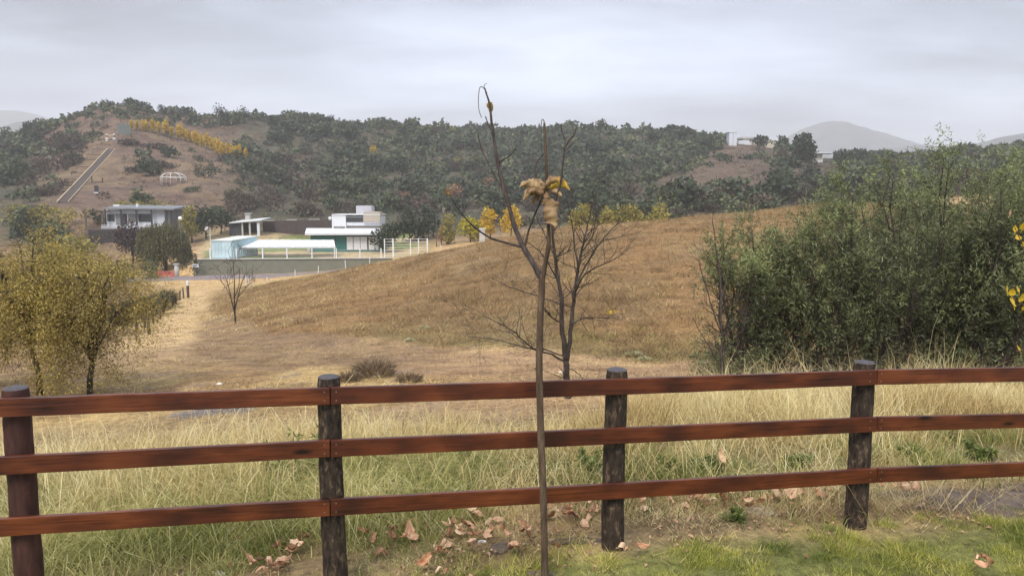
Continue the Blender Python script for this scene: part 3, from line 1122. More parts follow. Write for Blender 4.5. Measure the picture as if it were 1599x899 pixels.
LV = [((846, 297), (810, 291), 17, .22, 'hang_leaf'), ((842, 290), (816, 313), 15, .1, 'hang_leaf'), ((846, 293), (829, 320), 13, .05, 'hang_leaf'), ((851, 285), (836, 317), 14, .12, 'hang_leaf'),
      ((849, 287), (838, 280), 11, .2, 'hang_leaf'), ((852, 288), (872, 283), 13, .25, 'hang_leaf'), ((855, 291), (890, 297), 16, .2, 'dry_leaf_yellow'), ((856, 287), (888, 289), 14, .3, 'hang_leaf'),
      ((858, 298), (847, 320), 14, .05, 'hang_leaf'), ((860, 311), (868, 356), 30, .0, 'hang_leaf'), ((848, 300), (822, 302), 15, .2, 'hang_leaf'), ((862, 297), (878, 306), 12, .15, 'hang_leaf'),
      ((702, 306), (697, 294), 9, .1, 'hang_leaf'), ((766, 160), (765, 178), 11, .0, 'dry_leaf_yellow')]
for k, (a, b, w_, sg, mk) in enumerate(LV):
    dp = (-.16 if k == 9 else -.14 + .02 * (k % 5)) if k < 12 else (-.22 if k == 12 else .12)
    vs, fs, vv = withered_leaf(at(a[0], a[1], SY + dp), at(b[0], b[1], SY + dp + random.uniform(-.06, .06)), 1.35 * w_ / FPX * SY, 100 + k, sg)
    me = bpy.data.meshes.new("leaf")
    me.from_pydata([v - sap_base for v in vs], [], fs)
    at_v = me.attributes.new("v", 'FLOAT', 'POINT')
    at_v.data.foreach_set("value", vv)
    me.polygons.foreach_set("use_smooth", [True] * len(fs))
    me.update()
    link("leaf", me, M[mk], sap)
mb = MB()
for pts in ([(854, 306), (850, 298), (846, 296)], [(854, 300), (857, 292), (862, 291)], [(855, 318), (852, 309), (860, 311)], [(853, 296), (850, 290), (846, 290)]):
    mb.tube(smooth_path(pxpath(pts, SY - .09), 3), .0022, 5)
mb.build("leaf_stalk", M['sap_bark'], sap, True)


# ------------------------------------------------------------------ grass
M['lawn'] = leafmat("lawn_blade", [(0.09, 0.125, 0.02, 1), (0.27, 0.295, 0.045, 1), (0.48, 0.45, 0.085, 1), (0.72, 0.61, 0.26, 1)], 0.3, 0.5, 0)
M['straw'] = leafmat("straw_blade", [(0.27, 0.18, 0.07, 1), (0.50, 0.365, 0.15, 1), (0.68, 0.56, 0.27, 1), (0.80, 0.72, 0.43, 1)], 0.25, 0.55, 0)
M['rough_green'] = leafmat("rough_grass_blade", [(0.09, 0.115, 0.025, 1), (0.23, 0.245, 0.06, 1), (0.44, 0.41, 0.14, 1), (0.74, 0.65, 0.33, 1)], 0.3, 0.5, 0)
M['mound_grass'] = leafmat("withered_mound_grass", [(0.10, 0.06, 0.026, 1), (0.235, 0.15, 0.066, 1), (0.42, 0.295, 0.13, 1), (0.68, 0.54, 0.28, 1)], 0.15, 0.7, 0)


def scatter(n, x0, x1, y0, y1, dens, rng):
    X = rng.uniform(x0, x1, n)
    Y = rng.uniform(y0, y1, n)
    k = rng.random(n) < dens(X, Y)
    return X[k], Y[k]


def tufts(name, X, Y, per, rad, h, w, lean, m, label, cat, rng, vmean=0.5, segs=2, hscale=None, vnoise_size=1.5, vn=0.25, kind="stuff"):
    n = len(X)
    idx = np.repeat(np.arange(n), per)
    k = len(idx)
    a = rng.random(k) * 2 * math.pi
    r = rad * np.sqrt(rng.random(k))
    bx, by = X[idx] + np.cos(a) * r, Y[idx] + np.sin(a) * r
    bz = gz(bx, by) - 0.01
    th = rng.lognormal(0, 0.28, n)
    if hscale is not None:
        th = th * hscale(X, Y)
    hh = h * th[idx] * (0.55 + 0.75 * rng.random(k))
    ww = w * (0.7 + 0.6 * rng.random(k))
    az = a + rng.normal(0, 0.7, k)
    ln = np.clip(np.abs(rng.normal(lean, lean * .5, k)), 0, 1.6)
    v = vmean + vn * (fbm(bx, by, vnoise_size, 2, 77) - 0.5) * 2 + rng.normal(0, 0.13, k) + np.repeat(rng.normal(0, .17, n), per)
    me = blade_mesh(name, np.stack([bx, by, bz], 1), hh, ww, az, ln, np.clip(v, 0, 1), segs)
    return tag(link(name, me, m), label, cat, None, kind)


def yfp(X, Y):
    return Y - 0.2 * X


# mown lawn at the viewer's side
X, Y = scatter(78000, -4.6, 7.5, 4.3, 7.0, lambda x, y: (1 - ss(yfp(x, y) + 0.7 * (fbm(x, y, .5, 3, 4) - .5) + .3 * ss(x, 0.2, 1.0) - .12 * ss(x, 1.5, 3), 5.0, 5.5)) * (0.55 + 0.9 * (fbm(x, y, .35, 2, 6) > .42)) * (0.45 + .55 * ss(x, -0.9, 0.4)), RNG)
tufts("lawn_grass", X, Y, 5, 0.03, 0.034, 0.0052, 0.8, M['lawn'], "short green mown lawn in front of the fence", "lawn", RNG, 0.40, 1, lambda x, y: .5 + 1.0 * ss(fbm(x, y, .22, 2, 7), .35, .65), 0.28, 0.6)
# rough longer grass left, under and behind the rails
X, Y = scatter(30000, -6.0, 1.0, 3.6, 8.6, lambda x, y: (1 - ss(x + .6 * (fbm(x, y, .8, 2, 14) - .5), -1.1, 0.2)) * (1 - ss(yfp(x, y), 7.4, 8.6)) * (.3 + 1.0 * (fbm(x, y, .55, 3, 8) > .44)) * (1 - .6 * ss(x, -2.3, -1.7) * (1 - ss(yfp(x, y), 5.7, 6.2))), RNG)
tufts("rough_grass", X, Y, 6, 0.07, 0.15, 0.006, 1.2, M['rough_green'], "long tangled green grass around the left fence posts", "grass", RNG, 0.60, 2, lambda x, y: (0.6 + 1.4 * ss(yfp(x, y), 5.4, 6.6)) * (1 - .5 * ss(x, -2.3, -1.7) * (1 - ss(yfp(x, y), 5.7, 6.2))), 0.7, 0.5)
X, Y = scatter(13000, -2.0, 9.5, 5.6, 9.0, lambda x, y: np.exp(-((yfp(x, y) - 6.95 + .25 * ss(x, 1, 3)) / 0.75) ** 2) * ss(fbm(x, y, 1.3, 3, 18), .36, .5) * (1 - np.exp(-(((x - 4.7) / 1.7) ** 2 + ((y - 6.42) / .5) ** 2))), RNG)
tufts("bank_grass", X, Y, 6, 0.08, 0.17, 0.007, 0.7, M['rough_green'], "green grass strip on the bank behind the fence", "grass", RNG, 0.28, 2, None, 0.9, 0.5)
# straw and clippings on the bare strip under the fence
X, Y = scatter(34000, -3.5, 9.0, 4.4, 8.4, lambda x, y: np.exp(-((yfp(x, y) - 5.75) / 0.5) ** 2) * ss(x, -1.0, .3) * (.3 + .9 * (fbm(x, y, .5, 3, 28) > .45)) * (1 - .93 * np.exp(-(((x - 4.8) / 1.5) ** 2 + ((y - 6.42) / .42) ** 2))), RNG)
tufts("straw_litter", X, Y, 5, 0.07, 0.05, 0.006, 1.6, M['straw'], "flattened straw and clippings on the strip under the fence", "straw", RNG, 0.52, 1, None, 0.6, 0.4)
# tall dry grass band
def tall_d(x, y):
    f = yfp(x, y)
    far = np.where(x < -2.2, 10.6, np.where(x > 1.6, 11.6, 10.2))
    return ss(f, 6.5, 7.6) * (1 - ss(f + 1.6 * (fbm(x, y, 1.2, 3, 38) - .5), far - 1.4, far)) * (.12 + 1.0 * ss(fbm(x, y, 1.1, 3, 48), .40, .55))
X, Y = scatter(21000, -8.5, 12.0, 6.0, 13.5, tall_d, RNG)
tufts("dry_grass", X, Y, 9, 0.10, 0.36, 0.006, 0.8, M['straw'], "tall pale dry grass swaying on the bank beyond the fence", "grass", RNG, 0.64, 2, lambda x, y: .55 + .75 * ss(fbm(x, y, 1.6, 2, 58), .35, .6) + .25 * ss(x, 2, 4), 1.4, 0.5)
# arching long stalks over it
X, Y = scatter(7000, -6.5, 4.0, 5.9, 9.8, lambda x, y: (.3 + .7 * (fbm(x, y, 1.0, 2, 68) > .5)), RNG)
tufts("arching_stalks", X, Y, 3, 0.1, 0.36, 0.0045, 1.5, M['straw'], "long bent straw stalks arching over the bank grass", "grass", RNG, 0.62, 2, None, 1.0, 0.3)
# dry stubble on the lot, the track and the verge
X, Y = scatter(52000, -17, 15, 9.0, 34.0, lambda x, y: (12.0 / y) ** 1.1 * (.12 + .9 * ss(fbm(x, y, 1.6, 4, 78), .44, .6)) * (1 - mound_mask(x, y)), RNG)
tufts("lot_stubble", X, Y, 5, 0.12, 0.055, 0.011, 1.3, M['mound_grass'], "sparse flattened stubble on the dry earth lot", "grass", RNG, 0.55, 1, None, 0.8, 0.75)
X, Y = scatter(9000, -45, -8, 30.0, 108.0, lambda x, y: (.25 + .75 * ss(fbm(x, y, 4, 3, 88), .42, .6)), RNG)
tufts("track_grass", X, Y, 6, 0.35, 0.13, 0.03, 1.0, M['straw'], "bleached short grass beside the track down to the road", "grass", RNG, 0.4, 1, None, 6, 0.35)
# withered grass on the mound
X, Y = scatter(85000, -24, 36, 16.0, 76.0, lambda x, y: mound_mask(x, y) * (34.0 / np.maximum(y, 20)) * (.25 + .75 * ss(fbm(x, y, 1.4, 3, 98), .36, .56)), RNG)
tufts("mound_grass", X, Y, 8, 0.28, 0.125, 0.016, 1.15, M['mound_grass'], "withered brown tussock grass covering the mound", "grass", RNG, 0.44, 1, lambda x, y: .6 + .9 * ss(fbm(x, y, .8, 2, 108), .4, .62), 3.0, 0.35)
X, Y = scatter(9000, -6, 14, 16.0, 30.0, lambda x, y: mound_mask(x, y) * (1 - ss(y, 21, 29)) * ss(fbm(x, y, 2.2, 3, 118), .47, .6), RNG)
tufts("mound_foot_grass", X, Y, 7, 0.18, 0.10, 0.012, 1.0, M['rough_green'], "faded olive grass along the foot of the mound", "grass", RNG, 0.62, 1, None, 1.7, 0.5)

# ------------------------------------------------------------------ fallen leaves, stones, litter
M['fallen'] = leafmat("fallen_leaf_skin", [(0.15, 0.075, 0.04, 1), (0.34, 0.165, 0.075, 1), (0.54, 0.30, 0.17, 1), (0.68, 0.44, 0.28, 1), (0.74, 0.55, 0.37, 1)], 0.15, 0.6, 0.9)
LEAFV = [dry_leaf_mesh("fallen_leaf", 300 + k, 0.10, 0.4 + .2 * k, (.8, .5, .62, .4, .72, .55, .46)[k], 6, 8) for k in range(7)]
for me in LEAFV:
    me.materials.append(M['fallen'])
LZ = {
    'a': ("curled tan leaf in the drift left of the bark-peeling fence post", "fallen leaves beside the peeling post", [(402, 878), (392, 890), (412, 886), (440, 852), (455, 868), (466, 860), (448, 874), (432, 892), (418, 893), (372, 870), (399, 849), (478, 850), (384, 894), (425, 880), (446, 888)]),
    'b': ("dry pinkish tan leaf in the patch around the flat stones", "fallen leaves around the flat stones", [(603, 838), (608, 853), (606, 864), (622, 836), (637, 830), (668, 833), (658, 828), (690, 812), (694, 842), (698, 850), (728, 800), (745, 808), (758, 812), (764, 815), (772, 825), (748, 806), (764, 837), (733, 837), (742, 833), (726, 838), (680, 860), (686, 868), (672, 889), (681, 896), (648, 808), (655, 800), (613, 817), (652, 812), (596, 826), (567, 850), (700, 835), (712, 841), (735, 845), (785, 818), (720, 803)]),
    'c': ("dry tan leaf lying between the young tree and the dark-flecked post", "fallen leaves between young tree and post", [(860, 806), (876, 795), (884, 810), (878, 816), (892, 812), (902, 808), (919, 804), (935, 809), (872, 778), (901, 783), (929, 792), (864, 866), (822, 841), (826, 850), (820, 843), (798, 863), (811, 871), (858, 782), (848, 835), (890, 806), (882, 803)]),
    'd': ("orange brown leaf scattered on the bare strip right of the flecked post", "fallen leaves on the bare strip", [(1004, 783), (1012, 777), (1003, 787), (1020, 775), (1065, 787), (1086, 784), (1094, 790), (1052, 823), (1140, 771), (1160, 783), (1163, 790), (1201, 783), (1206, 781), (1226, 786), (1230, 780), (1255, 771), (1288, 780), (1308, 757), (1380, 757), (1412, 772), (1446, 758), (1430, 772), (1302, 768), (1178, 802), (1525, 890), (980, 856), (1015, 780), (1130, 780), (1175, 776)]),
}
jr = random.Random(12)
for key, cnt in (('a', 10), ('b', 30), ('c', 22), ('d', 40)):        # the scattered ones between
    src = list(LZ[key][2])
    for _ in range(cnt):
        x_, y_ = jr.choice(src)
        LZ[key][2].append((x_ + jr.gauss(0, 16), min(896, y_ + jr.gauss(0, 6))))
kk = 0
for key, (lb, gr, pts) in LZ.items():
    for (x, y) in pts:
        p = hit(x, y + 3)
        me = LEAFV[kk % 7]
        o = link("fallen_leaf", me, None, None, (p.x, p.y, p.z + 0.065 + .025 * random.random()))
        s = random.uniform(.5, 1.3)
        o.scale = (s * random.uniform(.7, 1.2), s, s * random.uniform(.6, 1.5))
        o.rotation_euler = (random.gauss(0, .45), random.gauss(0, .45) + (math.pi if random.random() < .35 else 0), random.uniform(0, 6.28))
        tag(o, lb, "leaf", gr)
        kk += 1
for (x, y, s, lb) in [(646, 846, 1.9, "largest pale pointed leaf with orange base among the fallen leaves"), (1126, 735, 1.6, "big tan leaf caught upright in weeds behind the fence"), (1160, 697, 1.5, "pale tan leaf hanging in the dry grass behind the fence")]:
    p = hit(x, y + 8)
    o = link("fallen_leaf", LEAFV[1], None, None, (p.x, p.y, p.z + (0.03 if y > 800 else .14)))
    o.scale = (s, s, s)
    o.rotation_euler = (.5 if y > 800 else 1.2, .1, .5)
    tag(o, lb, "leaf")

X, Y = scatter(9000, -3.4, 5.5, 4.4, 7.2, lambda x, y: np.exp(-((yfp(x, y) - 5.6) / 0.55) ** 2) * ss(fbm(x, y, .45, 3, 128), .47, .6), RNG)
n_ = len(X)
me = leaf_mesh("leaf_litter", np.stack([X, Y, gz(X, Y) + .008 + .03 * RNG.random(n_)], 1), unit(RNG.normal(size=(n_, 3)) * np.array([[1, 1, .35]])), unit(RNG.normal(size=(n_, 3)) * .5 + np.array([[0, 0, 1.]])), RNG.uniform(.02, .055, n_), RNG.uniform(.012, .03, n_), np.clip(RNG.normal(.5, .22, n_), 0, 1), .3, .15)
tag(link("leaf_litter", me, M['dry_leaf']), "crumbled leaf bits and chaff on the strip under the fence", "litter", None, "stuff")


def stone(name, px, py, sx, sy, sz, m, label, seed, cat="stone"):
    rg = random.Random(seed)
    p = hit(px, py)
    n, rings = 14, 5
    vs, fs = [], []
    ph = [rg.uniform(0, 6.28) for _ in range(4)]
    prof = [(1.0, -.6), (1.06, 0.1), (.98, .75), (.8, 1.0), (.3, 1.04)]
    for (f, z) in prof:
        for k in range(n):
            a = 2 * math.pi * k / n
            r = f * (1 + .18 * math.sin(2 * a + ph[0]) + .12 * math.sin(3 * a + ph[1]) + .06 * math.sin(5 * a + ph[2])) * rg.uniform(.95, 1.05)
            vs.append((p.x + sx * r * math.cos(a), p.y + sy * r * math.sin(a), p.z + sz * (z + .12 * math.sin(a + ph[3])) + rg.uniform(-.004, .004)))
    for i in range(len(prof) - 1):
        for k in range(n):
            k2 = (k + 1) % n
            fs.append((i * n + k, i * n + k2, (i + 1) * n + k2, (i + 1) * n + k))
    fs.append(tuple((len(prof) - 1) * n + k for k in range(n)))
    root = Vector((p.x, p.y, p.z))
    mb = MB()
    mb.add([Vector(v) - root for v in vs], fs)
    o = mb.build(name, m, None, False)
    o.location = root
    return tag(o, label, cat)


M['stone'] = pm("rough_grey_tan_stone", (0.30, 0.225, 0.155), 0.9, 0.25, 22, 0.6)
M['stone_grey'] = pm("pale_grey_stone", (0.3, 0.28, 0.26), 0.9, 0.3, 14, 0.7)
M['stone_dark'] = pm("slate_brown_stone", (0.12, 0.088, 0.06), 0.9, 0.3, 30, 0.8)
stone("flat_stone", 700, 826, .15, .11, .025, M['stone'], "pale flat slab of stone half sunk among the fallen leaves", 1)
stone("flat_stone", 782, 858, .085, .075, .03, M['stone_dark'], "brown tilted flat stone near the foot of the young tree", 2)
stone("flat_stone", 905, 845, .20, .07, .008, M['stone_dark'], "worn brown slab in the grass before the flecked post", 3)
stone("rock", 935, 742, .075, .06, .06, M['stone_grey'], "rough pale grey rock just left of the flecked post", 4)
stone("rock", 984, 728, .06, .05, .05, M['stone_grey'], "small pale grey rock just right of the flecked post", 5)
stone("rock", 1188, 800, .14, .09, .02, M['stone'], "flat weathered rock on the bare strip beside the leaning post", 6)
stone("clod", 845, 897, .09, .05, .015, M['stone_dark'], "dark earth clod at the foot of the young tree", 7, "earth")
M['litter'] = pm("white_litter", (0.75, 0.75, 0.72), 0.6, 0.08, 20, 0.4)
for k, (x, y, s, lb) in enumerate([(753, 846, .028, "crumpled white scrap among the fallen leaves near the flat stones"), (558, 583, .09, "white scrap lying before the dry bush on the lot"), (342, 600, .06, "white scrap on the open earth lot"), (344, 898, .05, "pale scrap in the rough grass by the reddish post"), (876, 582, .05, "small white scrap beside the bare forked tree")]):
    stone("litter_scrap", x, y, s, s * .6, s * .45, M['litter'], lb, 60 + k, "litter")

# ------------------------------------------------------------------ weeds
M['weed'] = leafmat("weed_leaf", [(0.085, 0.115, 0.028, 1), (0.18, 0.225, 0.06, 1), (0.34, 0.37, 0.12, 1)], 0.3, 0.5, 0.3)
M['weed_stem'] = pm("weed_stem", (0.09, 0.1, 0.04), 0.7, 0.2, 20)


def weed(px, py, h, n, lb, gr=None, m='weed', spread=.3, ll=.07, lw=.018, seed=0, ymin=5.5, per=12):
    rg = random.Random(seed)
    rng = np.random.default_rng(seed)
    p = hit(px, py, ymin)
    t = thing("weed", lb, "weed", p, gr)
    mb = MB()
    tips = []
    for k in range(n):
        d = Vector((rg.gauss(0, spread), rg.gauss(0, spread), 1)).normalized()
        q = [p + Vector((rg.gauss(0, .03), rg.gauss(0, .03), -.02))]
        L = h * rg.uniform(.6, 1.05)
        for i in range(6):
            d = (d + Vector((rg.gauss(0, .08), rg.gauss(0, .08), 0))).normalized()
            q.append(q[-1] + d * L / 6)
            if i > 0:
                tips.append((q[-1], d, 1))
        mb.tube(q, [.005 * (1 - .7 * i / 6) + .0012 for i in range(7)], 5)
    mb.build("stem", M['weed_stem'], t, True)
    spray_leaves("leaf_cluster", tips, per, L / 6 * .9, ll, lw, M[m], t, rng, 0.1, spread=1.2)
    return t


weed(468, 772, .62, 5, "tall leafy green weed standing beside the bark-peeling fence post", None, 'weed', .18, .085, .016, 5)
weed(436, 775, .45, 4, "second green weed, shorter, left of the tall leafy one", None, 'weed', .25, .08, .016, 6)
weed(590, 752, .3, 8, "low green weed clump right of the bark-peeling post", None, 'weed', .6, .07, .02, 7)
weed(735, 745, .32, 9, "green weed tuft under the middle rail left of the young tree", None, 'weed', .6, .07, .02, 8)
weed(918, 745, .28, 7, "bright green weed left of the flecked post by the grey rock", None, 'weed', .6, .06, .024, 9)
weed(1040, 742, .2, 9, "dark green weed clump right of the flecked post", None, 'weed', .7, .07, .022, 10)
weed(1108, 740, .2, 9, "dark green broad-leaved weed beside the upright caught leaf", None, 'weed', .8, .07, .026, 11)
weed(1240, 730, .17, 9, "green weed mat behind the rails left of the leaning post", None, 'weed', .8, .07, .022, 12)
weed(1425, 724, .18, 9, "green weed tuft right of the leaning post", None, 'weed', .8, .07, .022, 13)
weed(1530, 718, .19, 9, "green weed clump on the bank above the damp earth", None, 'weed', .8, .07, .022, 14)
weed(1150, 812, .10, 6, "small green weed on the bare strip among orange leaves", None, 'weed', .6, .05, .018, 15)

# ------------------------------------------------------------------ near trees
M['twig'] = bark_material("thin_twig_bark", (0.03, 0.023, 0.02, 1), (0.065, 0.05, 0.043, 1), (0.12, 0.095, 0.08, 1), 30, (1, 1, .4), .4)
M['green_leaf'] = leafmat("narrow_green_leaf", [(0.05, 0.055, 0.03, 1), (0.105, 0.118, 0.056, 1), (0.17, 0.19, 0.085, 1), (0.26, 0.295, 0.12, 1), (0.40, 0.45, 0.17, 1)], 0.25, 0.42, 0.16)
M['yellow_fine'] = leafmat("fine_yellow_leaf", [(0.11, 0.092, 0.03, 1), (0.26, 0.205, 0.06, 1), (0.43, 0.33, 0.095, 1), (0.62, 0.47, 0.11, 1)], 0.35, 0.55, 0.12)
M['yellow_leaf'] = leafmat("bright_yellow_leaf", [(0.45, 0.25, 0.02, 1), (0.65, 0.44, 0.03, 1), (0.72, 0.56, 0.05, 1)], 0.35, 0.45, 0.3)


def green_tree(px, py, top_py, half_px, Y, lb, seed, nst=9, per=16):
    rg = random.Random(seed)
    rng = np.random.default_rng(seed)
    p = at(px, py, Y)
    p.z = g(p.x, p.y)
    H = at(px, top_py, Y).z - p.z
    Wd = half_px / FPX * Y
    t = thing("evergreen_tree", lb, "tree", p, None)
    paths, tips = [], []
    for k in range(nst):
        a = 2 * math.pi * (k + rg.random() * .7) / nst
        rr = rg.uniform(.1, 1.0)
        tgt = Vector((math.cos(a) * Wd * rr * .85, math.sin(a) * Wd * rr * .85, H * (1.0 - .40 * rr ** 1.6) * rg.uniform(.78, .97)))
        n = 8
        pts, rad = [], []
        for i in range(n + 1):
            s = i / n
            q = Vector((tgt.x * s ** .8, tgt.y * s ** .8, tgt.z * s)) + Vector((rg.gauss(0, .05), rg.gauss(0, .05), 0)) * min(1, 3 * s)
            pts.append(p + q + Vector((math.cos(a) * .1, math.sin(a) * .1, -.05)))
            rad.append(.034 * (1 - .8 * s) + .004)
        paths.append((pts, rad, 1))
        for i in range(2, n + 1):
            for c in range(5 if i < n else 4):
                d = Vector((rg.gauss(0, 1), rg.gauss(0, 1), rg.uniform(.1, 1.0))).normalized()
                L = H * .17 * rg.uniform(.6, 1.2) * (1.15 - .5 * i / n)
                q, qr, dd = [pts[i]], [rad[i] * .5], d
                for m_ in range(3):
                    dd = (dd + Vector((rg.gauss(0, .2), rg.gauss(0, .2), .22))).normalized()
                    q.append(q[-1] + dd * L / 3)
                    qr.append(max(.0025, rad[i] * .5 * (1 - .3 * (m_ + 1))))
                    tips.append((q[-1], dd, 2))
                    if rg.random() < .6:
                        s2 = Vector((rg.gauss(0, 1), rg.gauss(0, 1), rg.gauss(.3, .6))).normalized()
                        tips.append((q[-1] + s2 * L * .22, (dd + s2).normalized(), 2))
                paths.append((q, qr, 3))
    # low skirt of foliage so that the crown reaches the ground
    for k in range(200):
        a = rg.uniform(0, 6.28)
        z = H * (rg.uniform(.0, .2) if k % 2 else rg.uniform(.03, .62))
        r = Wd * math.sqrt(rg.uniform(.12, 1)) * (1.05 - .35 * abs(z / H - .4))
        tips.append((p + Vector((math.cos(a) * r, math.sin(a) * r, z)), Vector((math.cos(a), math.sin(a), .8)).normalized(), 2))
    low = [(p + Vector((math.cos(a) * Wd * q, math.sin(a) * Wd * q, H * z)), Vector((math.cos(a), math.sin(a), .9)).normalized(), 2) for a, q, z in [(rg.uniform(0, 6.28), rg.uniform(.3, 1.0), rg.uniform(-.01, .16)) for _ in range(90)]]
    tubes_mesh(paths, (6, 6, 4, 3)).build("trunk", M['bark'], t, True)
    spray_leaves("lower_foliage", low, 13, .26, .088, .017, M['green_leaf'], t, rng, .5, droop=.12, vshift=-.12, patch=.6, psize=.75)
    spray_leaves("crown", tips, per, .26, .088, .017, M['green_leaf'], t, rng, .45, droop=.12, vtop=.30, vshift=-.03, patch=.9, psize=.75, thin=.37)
    return t


GT = [
    (1142, 588, 345, 62, 14.2, "slim evergreen at the edge of the green thicket beside the bare mound", 21, 6),
    (1205, 588, 322, 84, 14.6, "bushy evergreen tree second from the mound in the green thicket", 22, 8),
    (1290, 586, 262, 104, 14.0, "tall evergreen tree rising above the leaning fence post", 23, 10),
    (1375, 586, 226, 112, 14.6, "tallest many-stemmed evergreen in the middle of the green thicket", 24, 11),
    (1462, 586, 226, 110, 15.0, "broad many-stemmed evergreen right of the tallest one", 25, 11),
    (1545, 586, 250, 104, 13.6, "dark evergreen with yellow leaves hanging before it", 26, 10),
    (1640, 586, 232, 112, 14.6, "evergreen at the end of the green thicket, partly out of view", 27, 10),
    (1560, 570, 226, 110, 18.5, "evergreen standing behind the dark one in the thicket", 28, 8),
    (1505, 560, 232, 120, 23.0, "pale evergreen far back between the broad one and the dark one", 30, 8),
    (1610, 560, 228, 130, 25.0, "evergreen farthest back at the end of the thicket", 34, 8),
    (1345, 565, 262, 96, 20.0, "evergreen far back behind the leaning fence post", 35, 8),
    (1420, 570, 250, 100, 19.0, "evergreen standing behind the tallest one in the thicket", 29, 8),
]
for a in GT:
    green_tree(*a)


def yellow_tree(px, py, top_py, half_px, Y, lb, seed, lean=0.0, fork=.22, per=16):
    rg = random.Random(seed)
    rng = np.random.default_rng(seed)
    p = at(px, py, Y)
    p.z = g(p.x, p.y)
    H = at(px, top_py, Y).z - p.z
    Wd = half_px / FPX * Y
    t = thing("yellowing_tree", lb, "tree", p)
    paths, tips = [], []
    r0 = .10 if half_px > 120 else .055
    st = [p - Vector((0, 0, .05)), p + Vector((.02, 0, H * fork * .5)), p + Vector((lean * .3, 0, H * fork))]
    paths.append((st, [r0 * 1.15, r0, r0 * .9], 0))
    nl = 9
    for k in range(nl):
        a = 2 * math.pi * (k + rg.random() * .6) / nl
        rr = rg.uniform(.2, 1)
        tgt = Vector((lean + math.cos(a) * Wd * rr, math.sin(a) * Wd * rr, H * (1 - .35 * rr ** 2) * rg.uniform(.85, 1)))
        n = 8
        pts, rad = [], []
        for i in range(n + 1):
            s = i / n
            q = st[-1].lerp(p + tgt, s) + Vector((0, 0, H * .1 * math.sin(math.pi * s))) + Vector((rg.gauss(0, .05), rg.gauss(0, .05), rg.gauss(0, .04))) * min(1, 4 * s)
            pts.append(q)
            rad.append(r0 * .55 * (1 - .9 * s) + .004)
        paths.append((pts, rad, 1))
        for i in range(1, n + 1):
            for c in range(6):
                d = Vector((rg.gauss(0, 1), rg.gauss(0, 1), rg.uniform(-.4, .7))).normalized()
                L = H * .2 * rg.uniform(.5, 1.3)
                q, qr, dd = [pts[i]], [rad[i] * .4 + .001], d
                for m_ in range(4):
                    dd = (dd + Vector((rg.gauss(0, .15), rg.gauss(0, .15), -.17))).normalized()
                    q.append(q[-1] + dd * L / 4)
                    qr.append(.0028)
                    if q[-1].z > p.z + .15:
                        tips.append((q[-1], dd, 2))
                paths.append((q, qr, 3))
    for k in range(260):                      # hanging sprays that close the dome of the crown
        a = rg.uniform(0, 6.28)
        z = rg.uniform(.03, .93) ** .95
        prof = math.sin(math.pi * min(1, .24 + .74 * z)) ** .6
        r = Wd * prof * math.sqrt(rg.uniform(.3, 1.0)) * (1 + .14 * math.sin(3 * a + seed) + .10 * math.sin(9 * z + 2 * a))
        tips.append((p + Vector((lean * z + math.cos(a) * r, math.sin(a) * r, H * z)), Vector((math.cos(a), math.sin(a), -.5)).normalized(), 2))
    tubes_mesh(paths, (9, 6, 4, 3)).build("trunk", M['bark'], t, True)
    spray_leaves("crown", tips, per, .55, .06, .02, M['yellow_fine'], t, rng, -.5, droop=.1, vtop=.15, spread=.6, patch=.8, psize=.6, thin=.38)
    return t


yellow_tree(62, 618, 334, 118, 15.0, "large yellowing fine-leaved tree with thick dark trunk left of the lot", 31, -.3, .26, 21)
yellow_tree(140, 614, 372, 74, 14.6, "smaller yellowing tree with a thin dark trunk beside the large one", 32, .35, .22, 18)
yellow_tree(-70, 618, 352, 110, 16.0, "yellowing tree half out of view behind the reddish fence post", 33, .1, .25, 16)


def hand_tree(name, label, Y, base, paths, twigs, m, seed, extra=None, twl=.5, wig=.12, r_twig=.0045, lev2=2):
    rg = random.Random(seed)
    p = at(base[0], base[1], Y)
    p.z = g(p.x, p.y)
    t = thing(name, label, "tree", p)
    out = []
    for pts, r0, r1, dy in paths:
        q = smooth_path([at(x, y, Y + dy * i / max(1, len(pts) - 1)) for i, (x, y) in enumerate(pts)], 4)
        q = [v + Vector((rg.gauss(0, .006), rg.gauss(0, .006), rg.gauss(0, .006))) for v in q]
        out.append((q, [r0 + (r1 - r0) * i / (len(q) - 1) for i in range(len(q))], 0))
    main = list(out)
    for q, rd, _ in main:
        n = max(2, int(twigs * sum((q[i + 1] - q[i]).length for i in range(len(q) - 1))))
        for k in range(n):
            i = rg.randint(len(q) // 4, len(q) - 1)
            dirv = (q[min(i + 1, len(q) - 1)] - q[max(i - 1, 0)]).normalized()
            s = Vector((rg.gauss(0, 1), rg.gauss(0, 1), rg.gauss(.15, .8)))
            d = (dirv * .7 + s.normalized()).normalized()
            tt = []
            grow(q[i], d, twl * rg.uniform(.4, 1.2), min(rd[i] * .6, .011), 0, tt, [], rg, .7, .06, (1, 3), .6, wig, r_twig * .6, lev2)
            out += [(a, b, 2) for a, b, c in tt]
    p0 = main[0][0][0]
    mb = MB()
    for pts, rad, lev in out:
        mb.tube(pts, rad, 9 if lev == 0 else 4, cap=lev == 0)
    mb.build("trunk", m, t, True)
    return t


